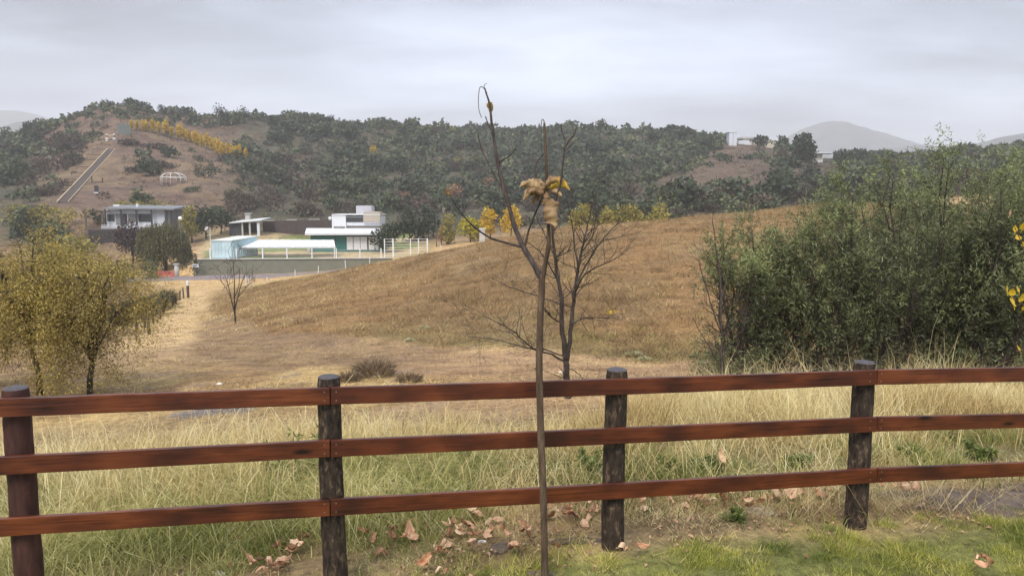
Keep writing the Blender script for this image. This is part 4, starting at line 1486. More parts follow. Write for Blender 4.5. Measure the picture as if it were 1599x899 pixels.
bare = hand_tree("bare_tree", "leafless dark forked tree behind the fence at the foot of the mound", 12.3, (886, 627), [
    ([(887, 640), (886, 610), (884, 585), (884, 560)], 0.0663, 0.0490, 0),
    ([(884, 562), (879, 520), (876, 470), (870, 425), (864, 380), (859, 345), (853, 310)], 0.0484, 0.0084, -.4),
    ([(885, 562), (891, 520), (896, 470), (901, 430), (909, 390), (918, 350), (928, 312)], 0.0429, 0.0077, .4),
    ([(884, 565), (862, 553), (835, 545), (805, 520), (780, 505), (752, 492)], 0.0203, 0.0042, -.9),
    ([(882, 556), (850, 546), (812, 540), (770, 529), (732, 526)], 0.0156, 0.0035, .7),
    ([(878, 505), (862, 495), (850, 480), (846, 470)], 0.0156, 0.0042, -.5),
    ([(876, 475), (840, 462), (800, 450), (765, 432)], 0.0125, 0.0035, .8),
    ([(871, 440), (852, 405), (835, 385), (815, 372)], 0.0125, 0.0035, -.7),
    ([(896, 470), (905, 440), (925, 420), (950, 410), (975, 395)], 0.0203, 0.0042, -.9),
    ([(893, 505), (912, 497), (940, 496), (972, 499)], 0.0140, 0.0035, .9),
    ([(899, 445), (915, 415), (940, 375), (962, 352), (985, 335)], 0.0187, 0.0035, .8),
    ([(903, 425), (897, 380), (893, 345), (885, 315)], 0.0125, 0.0035, -.6),
    ([(866, 395), (850, 365), (838, 340), (830, 318)], 0.0125, 0.0028, .6),
    ([(889, 575), (905, 585), (912, 600), (909, 612)], 0.0094, 0.0042, -.3),
    ([(909, 392), (925, 370), (930, 340), (938, 318)], 0.0109, 0.0028, -.4),
], 9, M['bark'], 77, twl=.55, r_twig=.0035)
for k, (x, y, s) in enumerate([(888, 437, .08), (950, 484, .07), (955, 487, .07), (946, 489, .06), (960, 484, .06), (952, 491, .06)]):
    o = link("leaf", dry_leaf_mesh("leaf", 500 + k, s, .4, .8), M['yellow_leaf'], bare, at(x, y, 12.3 + .1 * k) - bare.location)
    o.rotation_euler = (random.uniform(-2, 2), random.uniform(-1, 1), random.uniform(0, 6))

q = hit(367, 506)
hand_tree("bare_tree", "small leafless shrubby tree on the near slope beside the track", q.y, (367, 506), [
    ([(368, 508), (367, 490), (366, 470), (366, 440), (364, 405)], .05, .012, 0),
    ([(367, 490), (362, 470), (357, 448), (350, 428)], .035, .01, -.5),
    ([(367, 482), (372, 462), (378, 440), (384, 425)], .035, .01, .5),
    ([(366, 465), (373, 445), (374, 418)], .026, .009, -.4),
    ([(362, 470), (356, 455), (345, 437)], .022, .008, .6),
    ([(371, 465), (382, 452), (392, 440)], .02, .008, .3)], 1.2, M['bark'], 78, twl=1.1, r_twig=.012)
hand_tree("bare_tree", "thin leafless stem standing at the left edge of the green thicket", 13.6, (1126, 588), [
    ([(1128, 600), (1127, 560), (1126, 510), (1125, 450), (1119, 395), (1112, 345)], .03, .008, 0),
    ([(1126, 520), (1112, 480), (1100, 440), (1092, 405)], .014, .005, -.4),
    ([(1125, 470), (1138, 425), (1142, 385)], .012, .005, .3),
    ([(1135, 585), (1118, 560), (1095, 520), (1082, 495)], .012, .005, -.5),
    ([(1127, 560), (1105, 535), (1085, 525)], .01, .004, .3)], 2.2, M['twig'], 79, twl=.4)

# yellow leaves reaching in at the right edge: a slim tree that stands just outside the view
YT = at(1680, 640, 4.6)
YT.z = g(YT.x, YT.y)
yt = thing("yellow_leaved_tree", "slim young tree whose twigs with bright yellow leaves reach in before the thicket", "tree", YT)
mb = MB()
st = [YT, at(1676, 700, 4.6), at(1670, 560, 4.6), at(1668, 450, 4.6), at(1664, 330, 4.6), at(1660, 250, 4.6)]
mb.tube(smooth_path(st, 4), [.022 - .016 * i / 20 for i in range(21)], 8)
for pts in ([(1668, 500), (1640, 490), (1612, 482), (1588, 470), (1570, 458)], [(1668, 430), (1635, 415), (1605, 395), (1592, 372), (1584, 352)], [(1669, 560), (1640, 556), (1615, 550), (1592, 547)], [(1666, 390), (1635, 372), (1610, 360), (1596, 356)]):
    q = smooth_path(pxpath(pts, 4.6), 3)
    mb.tube(q, [.006 - .0045 * i / (len(q) - 1) for i in range(len(q))], 6)
mb.build("trunk", M['sap_bark'], yt, True)
for k, (x, y, s, mk) in enumerate([(1572, 457, .055, 'yellow_leaf'), (1579, 461, .06, 'yellow_leaf'), (1582, 478, .085, 'yellow_leaf'), (1593, 470, .07, 'yellow_leaf'), (1597, 483, .07, 'yellow_leaf'), (1590, 456, .05, 'yellow_leaf'), (1584, 362, .05, 'yellow_leaf'), (1596, 358, .07, 'yellow_leaf'), (1592, 375, .05, 'yellow_leaf'), (1575, 336, .05, 'dry_leaf'), (1592, 548, .05, 'yellow_leaf'), (1599, 385, .06, 'yellow_leaf'), (1606, 400, .07, 'yellow_leaf'), (1612, 480, .07, 'yellow_leaf'), (1625, 430, .07, 'yellow_leaf'), (1618, 552, .06, 'yellow_leaf'), (1630, 370, .07, 'yellow_leaf')]):
    o = link("leaf", dry_leaf_mesh("leaf", 540 + k, s * .85, .25, .8), M[mk], yt, at(x, y, 4.6 + .02 * (k % 3)) - YT)
    o.rotation_euler = (random.uniform(.9, 2.2), random.uniform(-.5, .5), random.uniform(-.8, .8))

# dry bush and pale plants on the lot
M['dry_twig'] = leafmat("dry_bush_twig", [(0.10, 0.07, 0.045, 1), (0.2, 0.14, 0.085, 1), (0.32, 0.24, 0.15, 1)], .1, .8, 0.2)


def twig_bush(name, px, py, hpx, wpx, lb, m, seed, n=420, cat="bush", gr=None, ymin=5.0, Y=None, wd=1.0):
    rng = np.random.default_rng(seed)
    p = hit(px, py, ymin) if Y is None else at(px, py, Y)
    p.z = g(p.x, p.y)
    H, Wd = hpx / FPX * p.y, wpx / FPX * p.y / 2
    a = rng.random(n) * 6.283
    r = np.sqrt(rng.random(n)) * .55
    P = np.stack([np.cos(a) * r * Wd, np.sin(a) * r * Wd, rng.random(n) * .45 * H - .02], 1)
    A = unit(np.stack([np.cos(a) * r * Wd * 1.8, np.sin(a) * r * Wd * 1.8, H * (.35 + .5 * rng.random(n))], 1) + rng.normal(size=(n, 3)) * .25 * H)
    L = H * (.3 + .35 * rng.random(n))
    W = np.full(n, max(.012, H * .018)) * wd * (.6 + .8 * rng.random(n))
    me = leaf_mesh(name, P, A, rand_dir(n, rng), L, W, np.clip(rng.normal(.5, .22, n), 0, 1), .1, .05)
    o = link(name, me, M[m] if isinstance(m, str) else m, None, p)
    return tag(o, lb, cat, gr)


twig_bush("dry_bush", 585, 588, 42, 95, "brown twiggy dead bush on the lot behind the fence", 'dry_twig', 41, 900)
twig_bush("dry_bush", 545, 596, 24, 50, "low brown twiggy tuft left of the dead bush", 'dry_twig', 42, 500)
twig_bush("dry_bush", 640, 596, 22, 60, "low brown twiggy tuft right of the dead bush", 'dry_twig', 43, 500)
M['pale_plant'] = leafmat("pale_silver_leaf", [(0.24, 0.24, 0.11, 1), (0.40, 0.39, 0.21, 1), (0.6, 0.58, 0.38, 1)], .2, .6, .2)
twig_bush("pale_plant", 990, 556, 13, 38, "silvery pale plant low on the foot of the mound beside the bare tree", 'pale_plant', 44, 220, "plant", None, 5, None, 2.5)
twig_bush("pale_plant", 1006, 562, 9, 30, "second silvery pale plant, smaller, below the other", 'pale_plant', 45, 160, "plant", None, 5, None, 2.5)
twig_bush("pale_plant", 663, 514, 9, 22, "small silvery plant low on the mound", 'pale_plant', 46, 120, "plant", None, 5, None, 2.5)
twig_bush("pale_plant", 640, 532, 7, 26, "pale flattened plant at the foot of the mound", 'pale_plant', 47, 120, "plant", None, 5, None, 2.5)


# ------------------------------------------------------------------ far plants
def crown_leaves(name, cx, rx, ry, rz, n, size, m, parent, seed, lobes=9, shell=.75, wl=.75, zmin=None, vtop=.5, drooping=0.0):
    rng = np.random.default_rng(seed)
    lc = rand_dir(lobes, rng) * (0.35 + .35 * rng.random((lobes, 1)))
    lr = .30 + .28 * rng.random(lobes)
    k = rng.integers(0, lobes, n)
    d = rand_dir(n, rng)
    rad = lr[k] * (shell + (1 - shell) * rng.random(n)) * (1 + .12 * rng.normal(size=n))
    Q = lc[k] + d * rad[:, None]
    P = np.array([[cx[0], cx[1], cx[2]]]) + Q * np.array([[rx, ry, rz]])
    if zmin is not None:
        P[:, 2] = np.maximum(P[:, 2], zmin + np.abs(rng.normal(0, .1, n)) * rz)
    A = unit(d * .7 + rand_dir(n, rng) * .8 + np.array([[0, 0, .25 - drooping]]))
    L = size * (.6 + .8 * rng.random(n))
    v = np.clip(.45 + rng.normal(0, .12, n) + rng.normal(0, .10, lobes)[k] + 0 * Q[:, 2], 0, 1)
    me = leaf_mesh(name, P, A, unit(d + rand_dir(n, rng) * .6), L, L * wl, v, .15, .1)
    return link(name, me, m, parent) if parent is not None else me


M['scrub'] = leafmat("hill_scrub_leaf", [(0.026, 0.036, 0.02, 1), (0.048, 0.066, 0.034, 1), (0.082, 0.102, 0.05, 1), (0.14, 0.145, 0.072, 1)], .12, .7, .7)
M['scrub_dry'] = leafmat("dry_scrub_twig", [(0.05, 0.038, 0.03, 1), (0.085, 0.063, 0.048, 1), (0.14, 0.10, 0.07, 1)], .1, .8, .5)
M['far_green'] = leafmat("dark_far_leaf", [(0.016, 0.026, 0.015, 1), (0.032, 0.048, 0.024, 1), (0.06, 0.08, 0.036, 1)], .12, .6, .3)
M['far_yellow'] = leafmat("far_yellow_leaf", [(0.45, 0.29, 0.02, 1), (0.68, 0.47, 0.03, 1), (0.8, 0.6, 0.06, 1)], .3, .6, .3)
M['far_ygreen'] = leafmat("far_yellow_green_leaf", [(0.15, 0.14, 0.035, 1), (0.30, 0.26, 0.06, 1), (0.48, 0.40, 0.10, 1)], .3, .6, .3)
M['far_orange'] = leafmat("far_russet_leaf", [(0.22, 0.11, 0.06, 1), (0.33, 0.18, 0.10, 1), (0.45, 0.28, 0.17, 1)], .25, .6, .3)
M['far_lime'] = leafmat("far_lime_leaf", [(0.25, 0.22, 0.02, 1), (0.45, 0.40, 0.03, 1), (0.62, 0.52, 0.05, 1)], .3, .6, .2)
M['willow'] = leafmat("willow_leaf", [(0.055, 0.058, 0.022, 1), (0.115, 0.11, 0.04, 1), (0.22, 0.19, 0.075, 1)], .25, .6, .2)
M['purple_leaf'] = leafmat("dark_purple_leaf", [(0.03, 0.018, 0.018, 1), (0.06, 0.036, 0.034, 1), (0.1, 0.065, 0.058, 1)], .15, .6, .2)


def far_tree(name, px, py, hpx, wpx, mk, lb, seed, cat="tree", gr=None, n=420, ymin=60, trunk=.3, lobes=9, flat=1.0, Y=None, size=None):
    """tree seen from afar: tapered trunk with limbs and a clumpy crown of leaf clusters"""
    rg = random.Random(seed)
    p = hit(px, py, ymin) if Y is None else at(px, py, Y)
    zt_ = at(px, py - hpx, p.y).z
    p = Vector((p.x, p.y, g(p.x, p.y)))
    H, Wd = hpx / FPX * p.y, wpx / FPX * p.y / 2
    if Y is not None:
        H = max(H, zt_ - p.z)
    t = thing(name, lb, cat, p, gr)
    mb = MB()
    r = max(.05, H * .028)
    mb.tube([p - Vector((0, 0, .3)), p + Vector((rg.uniform(-.05, .05) * H, 0, H * .35)), p + Vector((rg.uniform(-.08, .08) * H, 0, H * .75))], [r, r * .7, r * .3], 6)
    for k in range(4):
        a = rg.uniform(0, 6.28)
        mb.tube([p + Vector((0, 0, H * .28)), p + Vector((math.cos(a) * Wd * .35, math.sin(a) * Wd * .35, H * .55)), p + Vector((math.cos(a) * Wd * .7, math.sin(a) * Wd * .7, H * .75))], [r * .5, r * .35, r * .15], 4)
    mb.build("trunk", M['bark_far'], t, True)
    c = (0, 0, H * (trunk + (1 - trunk) * .5))
    crown_leaves("crown", c, Wd * 1.12, Wd * 1.12 * flat, H * (1 - trunk) * .56, n, size or max(.12, Wd * .2), M[mk], t, seed, lobes, .7, .7)
    return t


def far_bush(name, px, py, hpx, wpx, mk, lb, seed, cat="bush", gr=None, n=260, ymin=60, Y=None):
    p = hit(px, py, ymin) if Y is None else at(px, py, Y)
    p = Vector((p.x, p.y, g(p.x, p.y)))
    H, Wd = hpx / FPX * p.y, wpx / FPX * p.y / 2
    if Y is not None:
        H = max(H, at(px, py - hpx, Y).z - p.z)
    me = crown_leaves(name, (0, 0, H * .45), Wd * 1.1, Wd * 1.0, H * .56, n, max(.12, Wd * .2), M[mk], None, seed, 8, .7, .75, 0.0)
    return tag(link(name, me, M[mk], None, p), lb, cat, gr)


# ---- scrub on the hillside
def scrub_density(px, py, X, Y):
    d = np.full(px.shape, .34)
    ridge = np.interp(px, [-200, 0, 100, 200, 300, 480, 700, 860, 1000, 1130, 1300, 1700], [225, 222, 196, 168, 180, 192, 204, 207, 210, 219, 250, 244])
    base = np.interp(px, [-200, 100, 250, 400, 700, 1000, 1300, 1700], [330, 330, 345, 350, 375, 350, 320, 320])
    f = np.clip((py - ridge) / np.maximum(base - ridge, 1), -.2, 1.2)
    d = np.where(px > 420, .85 - .30 * ss(f, .4, .85), d)
    d = np.where(px > 760, .95 - .3 * ss(f, .6, 1.0), d)
    bare = ss(px, 88 + 60 * np.clip(f, 0, 1) * 0, 150) * (1 - ss(px, 330, 400)) * ss(f, .06, .14)
    d = d * (1 - .93 * bare)
    st = (px > 60) & (px < 180) & (f > .1)
    d = np.where(st & (px < 150 - (py - 215) * .75), .8, d)
    d = np.where(px < 90, .9 - .55 * ss(f, .3, .7), d)
    br = np.exp(-(((px - 1135) / 115) ** 2 + ((py - 278) / 48) ** 2) ** 2)
    d = d * (1 - .92 * br)
    d = np.where((px > 365) & (px < 560) & (f > .4), .85, d)
    d = np.where((px > 640) & (f > .72), .85, d)
    return d


n0 = 25000
SX = RNG.uniform(-330, 330, n0)
SYY = np.sqrt(RNG.uniform(132 ** 2, 420 ** 2, n0))
k = np.abs(SX / SYY) < .80
SX, SYY = SX[k], SYY[k]
SZ = gz(SX, SYY)
PX, PY = project(SX, SYY, SZ)
cl = fbm(SX, SYY, 18, 3, 5)
keep = (RNG.random(len(SX)) < scrub_density(PX, PY, SX, SYY) * (.35 + 1.1 * ss(cl, .40, .58))) & (PX > -260) & (PX < 1850)
# keep the building plots, the stairs and the dome clear
def near_rect(px, py, a, b, c, d_):
    return (px > a) & (px < b) & (py > c) & (py < d_)
for rct in [(120, 285, 322, 440), (300, 700, 340, 440), (700, 830, 352, 440), (236, 310, 250, 322), (1128, 1215, 200, 247), (1232, 1318, 226, 276), (165, 215, 188, 222)]:
    keep &= ~near_rect(PX, PY, *rct)
sl_ = 98 + (317 - PY) / 83 * 76          # the strip of the staircase and its crossbars
keep &= ~((PX > sl_ - 22) & (PX < sl_ + 12) & (PY > 215) & (PY < 335))
SX, SYY, SZ, PX, PY = SX[keep], SYY[keep], SZ[keep], PX[keep], PY[keep]
ns = len(SX)
SR = np.clip(RNG.lognormal(.38, .46, ns), .6, 4.2)
sheen = SR / SYY * ((PX > 0) & (PX < 1599))
order = np.argsort(-sheen)
dry = RNG.random(ns) < np.clip(.10 + .40 * ss(PY, 265, 340) + .3 * ((PX > 365) & (PX < 560) & (PY > 240)) + .6 * ((PX > 55) & (PX < 160) & (PY > 215)), 0, .85)
VAR = [crown_leaves("hill_shrub", (0, 0, .62), 1.08, 1.08, .80, 300, .30, M['scrub'], None, 700 + q, 8, .72, .8, -.1) for q in range(6)]
VARD = [crown_leaves("dry_shrub", (0, 0, .55), 1.08, 1.08, .72, 260, .30, M['scrub_dry'], None, 720 + q, 7, .5, .35, -.1) for q in range(4)]
for me in VAR:
    me.materials.append(M['scrub'])
for me in VARD:
    me.materials.append(M['scrub_dry'])


def zone(px, py):
    ridge = float(np.interp(px, [0, 100, 200, 300, 480, 700, 860, 1000, 1130, 1300, 1700], [222, 196, 168, 180, 192, 204, 207, 210, 219, 250, 244]))
    if py < ridge + 22:
        return "on the skyline of the " + ("staircase hill" if px < 400 else "long ridge" if px < 1000 else "right hilltop")
    if px < 160:
        return "on the slope left of the hill staircase"
    if px < 400:
        return "around the bare staircase hill"
    if px < 640:
        return "on the hillside above the teal house"
    if px < 900:
        return "on the hillside behind the young tree"
    return "around the brown clearing below the hilltop houses"


ind, cg, cd = [], 0, 0
for i in order:
    if dry[i] and cd < 110:
        me, nm, lb, gr = VARD[cd % 4], "dry_shrub", "brown leafless thorn shrub " + zone(PX[i], PY[i]), "dry shrubs " + zone(PX[i], PY[i])
        cd += 1
    elif (not dry[i]) and cg < 290:
        me, nm, lb, gr = VAR[cg % 6], "hill_shrub", "rounded grey-green thorn shrub " + zone(PX[i], PY[i]), "green shrubs " + zone(PX[i], PY[i])
        cg += 1
    else:
        continue
    o = link(nm, me, None, None, (SX[i], SYY[i], SZ[i] - .1))
    o.rotation_euler = (0, 0, random.uniform(0, 6.28))
    s = float(SR[i])
    o.scale = (s * random.uniform(.85, 1.2), s * random.uniform(.85, 1.2), s * random.uniform(.8, 1.15))
    tag(o, lb, "shrub", gr)
    ind.append(i)
rest = np.setdiff1d(np.arange(ns), np.array(ind))


def scrub_mass(name, ids, per, m, label, thin):
    rng = np.random.default_rng(5)
    idx = np.repeat(ids, per)
    k = len(idx)
    d = rand_dir(k, rng)
    d[:, 2] = np.abs(d[:, 2]) * .95 - .1
    bump = 1 + .25 * np.sin(d[:, 0] * 5 + idx) * np.sin(d[:, 1] * 4 + idx * 1.7)
    rr = SR[idx] * bump * (.72 + .35 * rng.random(k))
    P = np.stack([SX[idx] + d[:, 0] * rr, SYY[idx] + d[:, 1] * rr, SZ[idx] + d[:, 2] * rr * .95 + .15 * SR[idx]], 1)
    L = SR[idx] * .56 * (.6 + .8 * rng.random(k))
    sh = rng.normal(0, .24, ns)
    v = np.clip(.45 + rng.normal(0, .1, k) + sh[idx], 0, 1)
    me = leaf_mesh(name, P, unit(d * .6 + rand_dir(k, rng)), unit(d + rand_dir(k, rng) * .5), L, L * thin, v, .15, .1)
    tag(link(name, me, m), label, "scrub", None, "stuff")


scrub_mass("hillside_scrub", rest[~dry[rest]], 46, M['scrub'], "dense grey-green scrub covering the far hillside", .85)
scrub_mass("withered_scrub", rest[dry[rest]], 46, M['scrub_dry'], "withered brown scrub on the lower hillside", .4)
# low heath texture between the shrubs
X = RNG.uniform(-260, 260, 42000)
Y = np.sqrt(RNG.uniform(145 ** 2, 390 ** 2, 42000))
kk_ = (np.abs(X / Y) < .8)
X, Y = X[kk_], Y[kk_]
qx, qy = project(X, Y, gz(X, Y))
kk_ = ~(near_rect(qx, qy, 84, 185, 222, 335) | near_rect(qx, qy, 300, 660, 345, 430)) & (RNG.random(len(X)) < .2 + .8 * ss(fbm(X, Y, 9, 3, 15), .4, .6))
tufts("hillside_heath", X[kk_], Y[kk_], 5, .6, .55, .16, 1.0, M['scrub_dry'], "knee-high withered heath between the hillside shrubs", "heath", RNG, .45, 1, None, 12, .5)

# ---- ridge and hill trees that stand out
for k, a in enumerate([
    (222, 172, 13, 26, 'far_green', "dark rounded tree on the summit of the staircase hill", "evergreen_tree"),
    (253, 170, 14, 14, 'far_green', "spiky dark tree beside the rounded one on the hill summit", "evergreen_tree"),
    (345, 196, 30, 24, 'far_green', "tall dark tree on the ridge right of the staircase hill", "evergreen_tree"),
    (518, 194, 14, 20, 'far_green', "round dark tree standing up from the ridge line", "evergreen_tree"),
    (376, 190, 20, 26, 'far_green', "broad dark tree on the ridge beyond the poplar row", "evergreen_tree"),
    (161, 192, 16, 14, 'scrub', "thin grey tree on the ridge left of the summit", "hill_tree"),
    (192, 184, 14, 16, 'scrub', "crooked grey tree just left of the hill summit", "hill_tree"),
    (628, 283, 34, 34, 'far_green', "dark rounded tree alone in the middle of the far hillside", "evergreen_tree"),
    (585, 243, 15, 13, 'far_yellow', "small golden tree high on the far hillside", "autumn_tree"),
    (744, 258, 16, 18, 'far_orange', "ochre tree on the hillside behind the young tree", "autumn_tree"),
    (716, 264, 18, 18, 'far_ygreen', "dull yellow tree on the hillside left of the ochre one", "autumn_tree"),
    (710, 325, 40, 28, 'far_orange', "pinkish russet tree at the hill foot behind the driveway", "autumn_tree"),
    (764, 300, 25, 18, 'far_orange', "slim russet tree on the lower hillside", "autumn_tree"),
    (707, 210, 12, 12, 'far_ygreen', "small yellowish tree just under the ridge line", "autumn_tree"),
    (634, 320, 22, 18, 'far_orange', "faded brown tree on the lower hillside above the teal house", "autumn_tree"),
    (1045, 322, 30, 24, 'far_yellow', "golden tree on the hillside below the brown clearing", "autumn_tree"),
    (1115, 322, 16, 20, 'far_ygreen', "dull yellow bushy tree behind the mound crest", "autumn_tree"),
    (1243, 250, 24, 16, 'far_yellow', "orange yellow tree before the dark hilltop conifer", "autumn_tree"),
    (1220, 316, 42, 62, 'far_green', "wide dark tree behind the mound crest beside the thicket", "evergreen_tree"),
    (1186, 236, 22, 34, 'far_green', "dark tree between the white tower and the cream house", "evergreen_tree"),
    (1262, 282, 30, 30, 'far_green', "dark tree just below the white pergola house", "evergreen_tree"),
    (1330, 252, 16, 28, 'far_green', "dark tree right of the white pergola house", "evergreen_tree")]):
    far_tree(a[6], a[0], a[1], a[2], a[3], a[4], a[5], 800 + k, n=380, trunk=.18)
# the dark conifer by the hilltop houses
far_tree("conifer", 1253, 254, 42, 34, 'far_green', "large dark conifer on the right hilltop between two white houses", 840, n=2200, trunk=.02, lobes=16, size=1.0)
# row of autumn trees at the hill foot by the driveway
for k, a in enumerate([
    (735, 384, 36, 30, 'far_lime', "bright yellow-green tree beside the driveway"),
    (765, 384, 40, 24, 'far_yellow', "golden tree beside the pale pillar"),
    (798, 382, 40, 26, 'far_yellow', "golden tree right of the pale pillar"),
    (700, 380, 38, 24, 'far_ygreen', "dull yellow tree left of the bright yellow-green one"),
    (690, 390, 24, 12, 'far_orange', "small orange tree behind the black lamp post"),
    (908, 360, 34, 30, 'far_ygreen', "yellowish tree behind the mound crest right of the bare forked tree"),
    (946, 356, 30, 26, 'far_ygreen', "second yellowish tree behind the mound crest"),
    (985, 352, 32, 34, 'far_ygreen', "wide yellowish green tree behind the mound crest"),
    (1025, 348, 22, 30, 'far_ygreen', "low yellowish green tree behind the mound crest below the golden one")]):
    far_tree("autumn_tree", a[0], a[1], a[2] + 6, a[3] * 1.3, a[4], a[5], 860 + k, n=1100, trunk=.04, Y=128 if a[0] < 850 else 92)
for k, a in enumerate([(600, 392, 46, 46, 'far_green', "dark leafy tree against the right end of the teal house", 127), (640, 378, 42, 46, 'far_green', "dark shrubby tree behind the white gate", 140), (668, 372, 36, 44, 'far_green', "dark shrubby tree left of the black lamp post", 142),
                       (322, 374, 52, 44, 'far_green', "dark green tree behind the satellite dish", 146), (345, 366, 40, 44, 'scrub', "grey-green tree beside the open shelter", 152), (300, 378, 56, 36, 'far_ygreen', "yellowish green tree behind the weeping willow", 142)]):
    far_tree("leafy_tree", a[0], a[1], a[2], a[3], a[4], a[5], 880 + k, n=700, trunk=.1, Y=a[6], lobes=12)

# ---- the row of poplars
pop = [(205, 204, 11), (214, 204, 11), (224, 206, 12), (229, 206, 12), (239, 208, 17), (248, 209, 12), (259, 213, 19), (268, 216, 13), (278, 217, 14), (283, 219, 19), (290, 221, 13), (296, 223, 14), (303, 225, 14), (307, 227, 17), (315, 230, 14), (323, 233, 19), (330, 235, 16), (337, 239, 16), (342, 243, 19), (347, 245, 17), (356, 246, 15), (363, 247, 15), (369, 247, 14), (375, 247, 14), (384, 248, 11)]
PV = []
for q in range(3):
    me = crown_leaves("crown", (0, 0, .54), .155, .155, .52, 700, .10, M['far_yellow'], None, 900 + q, 12, .6, .7)
    me.materials.append(M['far_yellow'])
    tb = MB()
    tb.tube([(0, 0, -.06), (0.01, 0, .3), (0, 0, .85)], [.022, .016, .006], 5)
    tm = bpy.data.meshes.new("trunk")
    tm.from_pydata(tb.v, [], tb.f)
    tm.materials.append(M['bark_far'])
    PV.append((me, tm))
for k, (x, y, h) in enumerate(pop):
    p = hit(x, y, 100)
    t = thing("poplar_tree", "narrow yellow poplar in the row along the staircase hill", "tree", p, "row of yellow poplars on the hill")
    me, tm = PV[k % 3]
    a = link("trunk", tm, None, t)
    b = link("crown", me, None, t)
    s = (h + 5) / FPX * p.y
    t.scale = (s, s, s)
    t.rotation_euler = (0, 0, random.uniform(0, 6))

# ------------------------------------------------------------------ staircase hill furniture
M['timber'] = pm("weathered_timber", (0.10, 0.075, 0.055), .85, .2, 4, .2)
M['stair_dark'] = pm("dark_stair_timber", (0.06, 0.043, 0.034), .9, .25, 2, .2)
M['timber_pale'] = pm("pale_timber_edge", (0.48, 0.39, 0.25), .8, .12, 3)
M['white'] = pm("white_paint", (0.62, 0.635, 0.645), .5, .04, 1.5)
M['white_wood'] = pm("white_painted_boards", (0.58, 0.605, 0.645), .6, .06, 2, .1)
M['black'] = pm("black_paint", (0.02, 0.02, 0.022), .6, .2, 3)
s0, s1 = hit(98, 317, 100), hit(174, 234, 100)
stair = thing("hillside_stair", "long straight timber staircase with pale edge boards climbing the bare hill", "staircase", s0)
sd = (s1 - s0)
sw = Vector((sd.y, -sd.x, 0)).normalized() * 1.0
N = 46
pts = []
for i in range(N + 1):
    q = hit(98 + 76 * i / N, 317 - 83 * i / N, 100)
    q.z += .22
    pts.append(q)
pts = [pts[0]] + [(pts[i - 1] + pts[i] * 2 + pts[i + 1]) / 4 for i in range(1, N)] + [pts[-1]]
for i in range(N):
    a, b = pts[i], pts[i + 1]
    mb = MB()
    mb.hexa([a - sw - Vector((0, 0, .25)), a + sw - Vector((0, 0, .25)), b + sw - Vector((0, 0, .05)), b - sw - Vector((0, 0, .05)), a - sw, a + sw, b + sw + Vector((0, 0, -.02)), b - sw + Vector((0, 0, -.02))])
    mb.build("step", M['stair_dark'], stair)
for s in (-1, 1):
    mb = MB()
    for i in range(N):
        mb.beam(pts[i] + sw * s * 1.08 + Vector((0, 0, .02)), pts[i + 1] + sw * s * 1.08 + Vector((0, 0, .02)), .2 if s < 0 else .12, .36 if s < 0 else .25)
    mb.build("edge_board", M['timber_pale'], stair)
rails = [(122, 299, 16), (113, 290, 18), (102, 283, 18), (128, 271, 15), (143, 262, 10), (140, 245, 15), (150, 237, 15)]
bars = [(82, 299, 100), (93, 289, 110), (102, 280, 119), (112, 271, 128), (120, 262, 136), (128, 253, 144), (136, 245, 152), (145, 236, 160), (152, 229, 167), (159, 222, 174)]
for k, (a, y, b) in enumerate(bars):
    p, q = hit(a, y + 3, 100), hit(b, y + 3, 100)
    q.y = p.y
    q.z = g(q.x, q.y)
    h = 3.2 / FPX * p.y
    t = thing("handrail_bar", "low dark crossbar on two stub posts beside the hill staircase", "railing", p, "crossbars beside the hill staircase")
    for e in (p, q):
        mb = MB()
        mb.tube([e - Vector((0, 0, .2)), e + Vector((0, 0, h))], .09, 6)
        mb.build("stub_post", M['black'], t)
    mb = MB()
    zt = max(p.z, q.z) + h
    mb.beam((p.x - .1, p.y, zt - .05), (q.x + .1, p.y, zt - .05), .16, .2)
    mb.build("crossbar", M['stair_dark'], t)
# white gate at the stair head
p = hit(173, 219, 100)
t = thing("stair_gate", "small white-footed gateway at the head of the hill staircase", "gate", p)
u = p.y / FPX
for s in (-1, 1):
    x = p.x + s * 5.5 * u
    MB().box(x - 1.9 * u, x + 1.9 * u, p.y - .3, p.y + .3, p.z - .3, p.z + 3.6 * u).build("white_plinth", M['white'], t)
    MB().box(x - .6 * u, x + .6 * u, p.y - .1, p.y + .1, p.z + 3.6 * u, p.z + 7.6 * u).build("gate_post", M['timber'], t)
    MB().box(x - 1.1 * u, x + 1.1 * u, p.y - .2, p.y + .2, p.z + 7.6 * u, p.z + 9.6 * u).build("lamp_box", M['white'], t)
MB().box(p.x - 4.4 * u, p.x + 4.4 * u, p.y - .08, p.y + .08, p.z + 6.9 * u, p.z + 8.0 * u).build("crossbeam", M['timber_pale'], t)
# slatted screen
p = hit(193, 210, 100)
u = p.y / FPX
M['screen'] = pm("grey_green_slats", (0.12, 0.15, 0.14), .8, .2, 3)
t = thing("slatted_screen", "tall grey-green slatted screen near the hill summit", "screen", p)
for k in range(9):
    x = p.x + (-9 + 2.2 * k) * u
    MB().box(x, x + 1.7 * u, p.y, p.y + .12, p.z - .8, p.z + (15.5 + 1.2 * math.sin(k * 2)) * u).build("slat", M['screen'], t)
MB().box(p.x - 10 * u, p.x + 11 * u, p.y + .13, p.y + .25, p.z + 10 * u, p.z + 11 * u).build("rail", M['timber'], t)
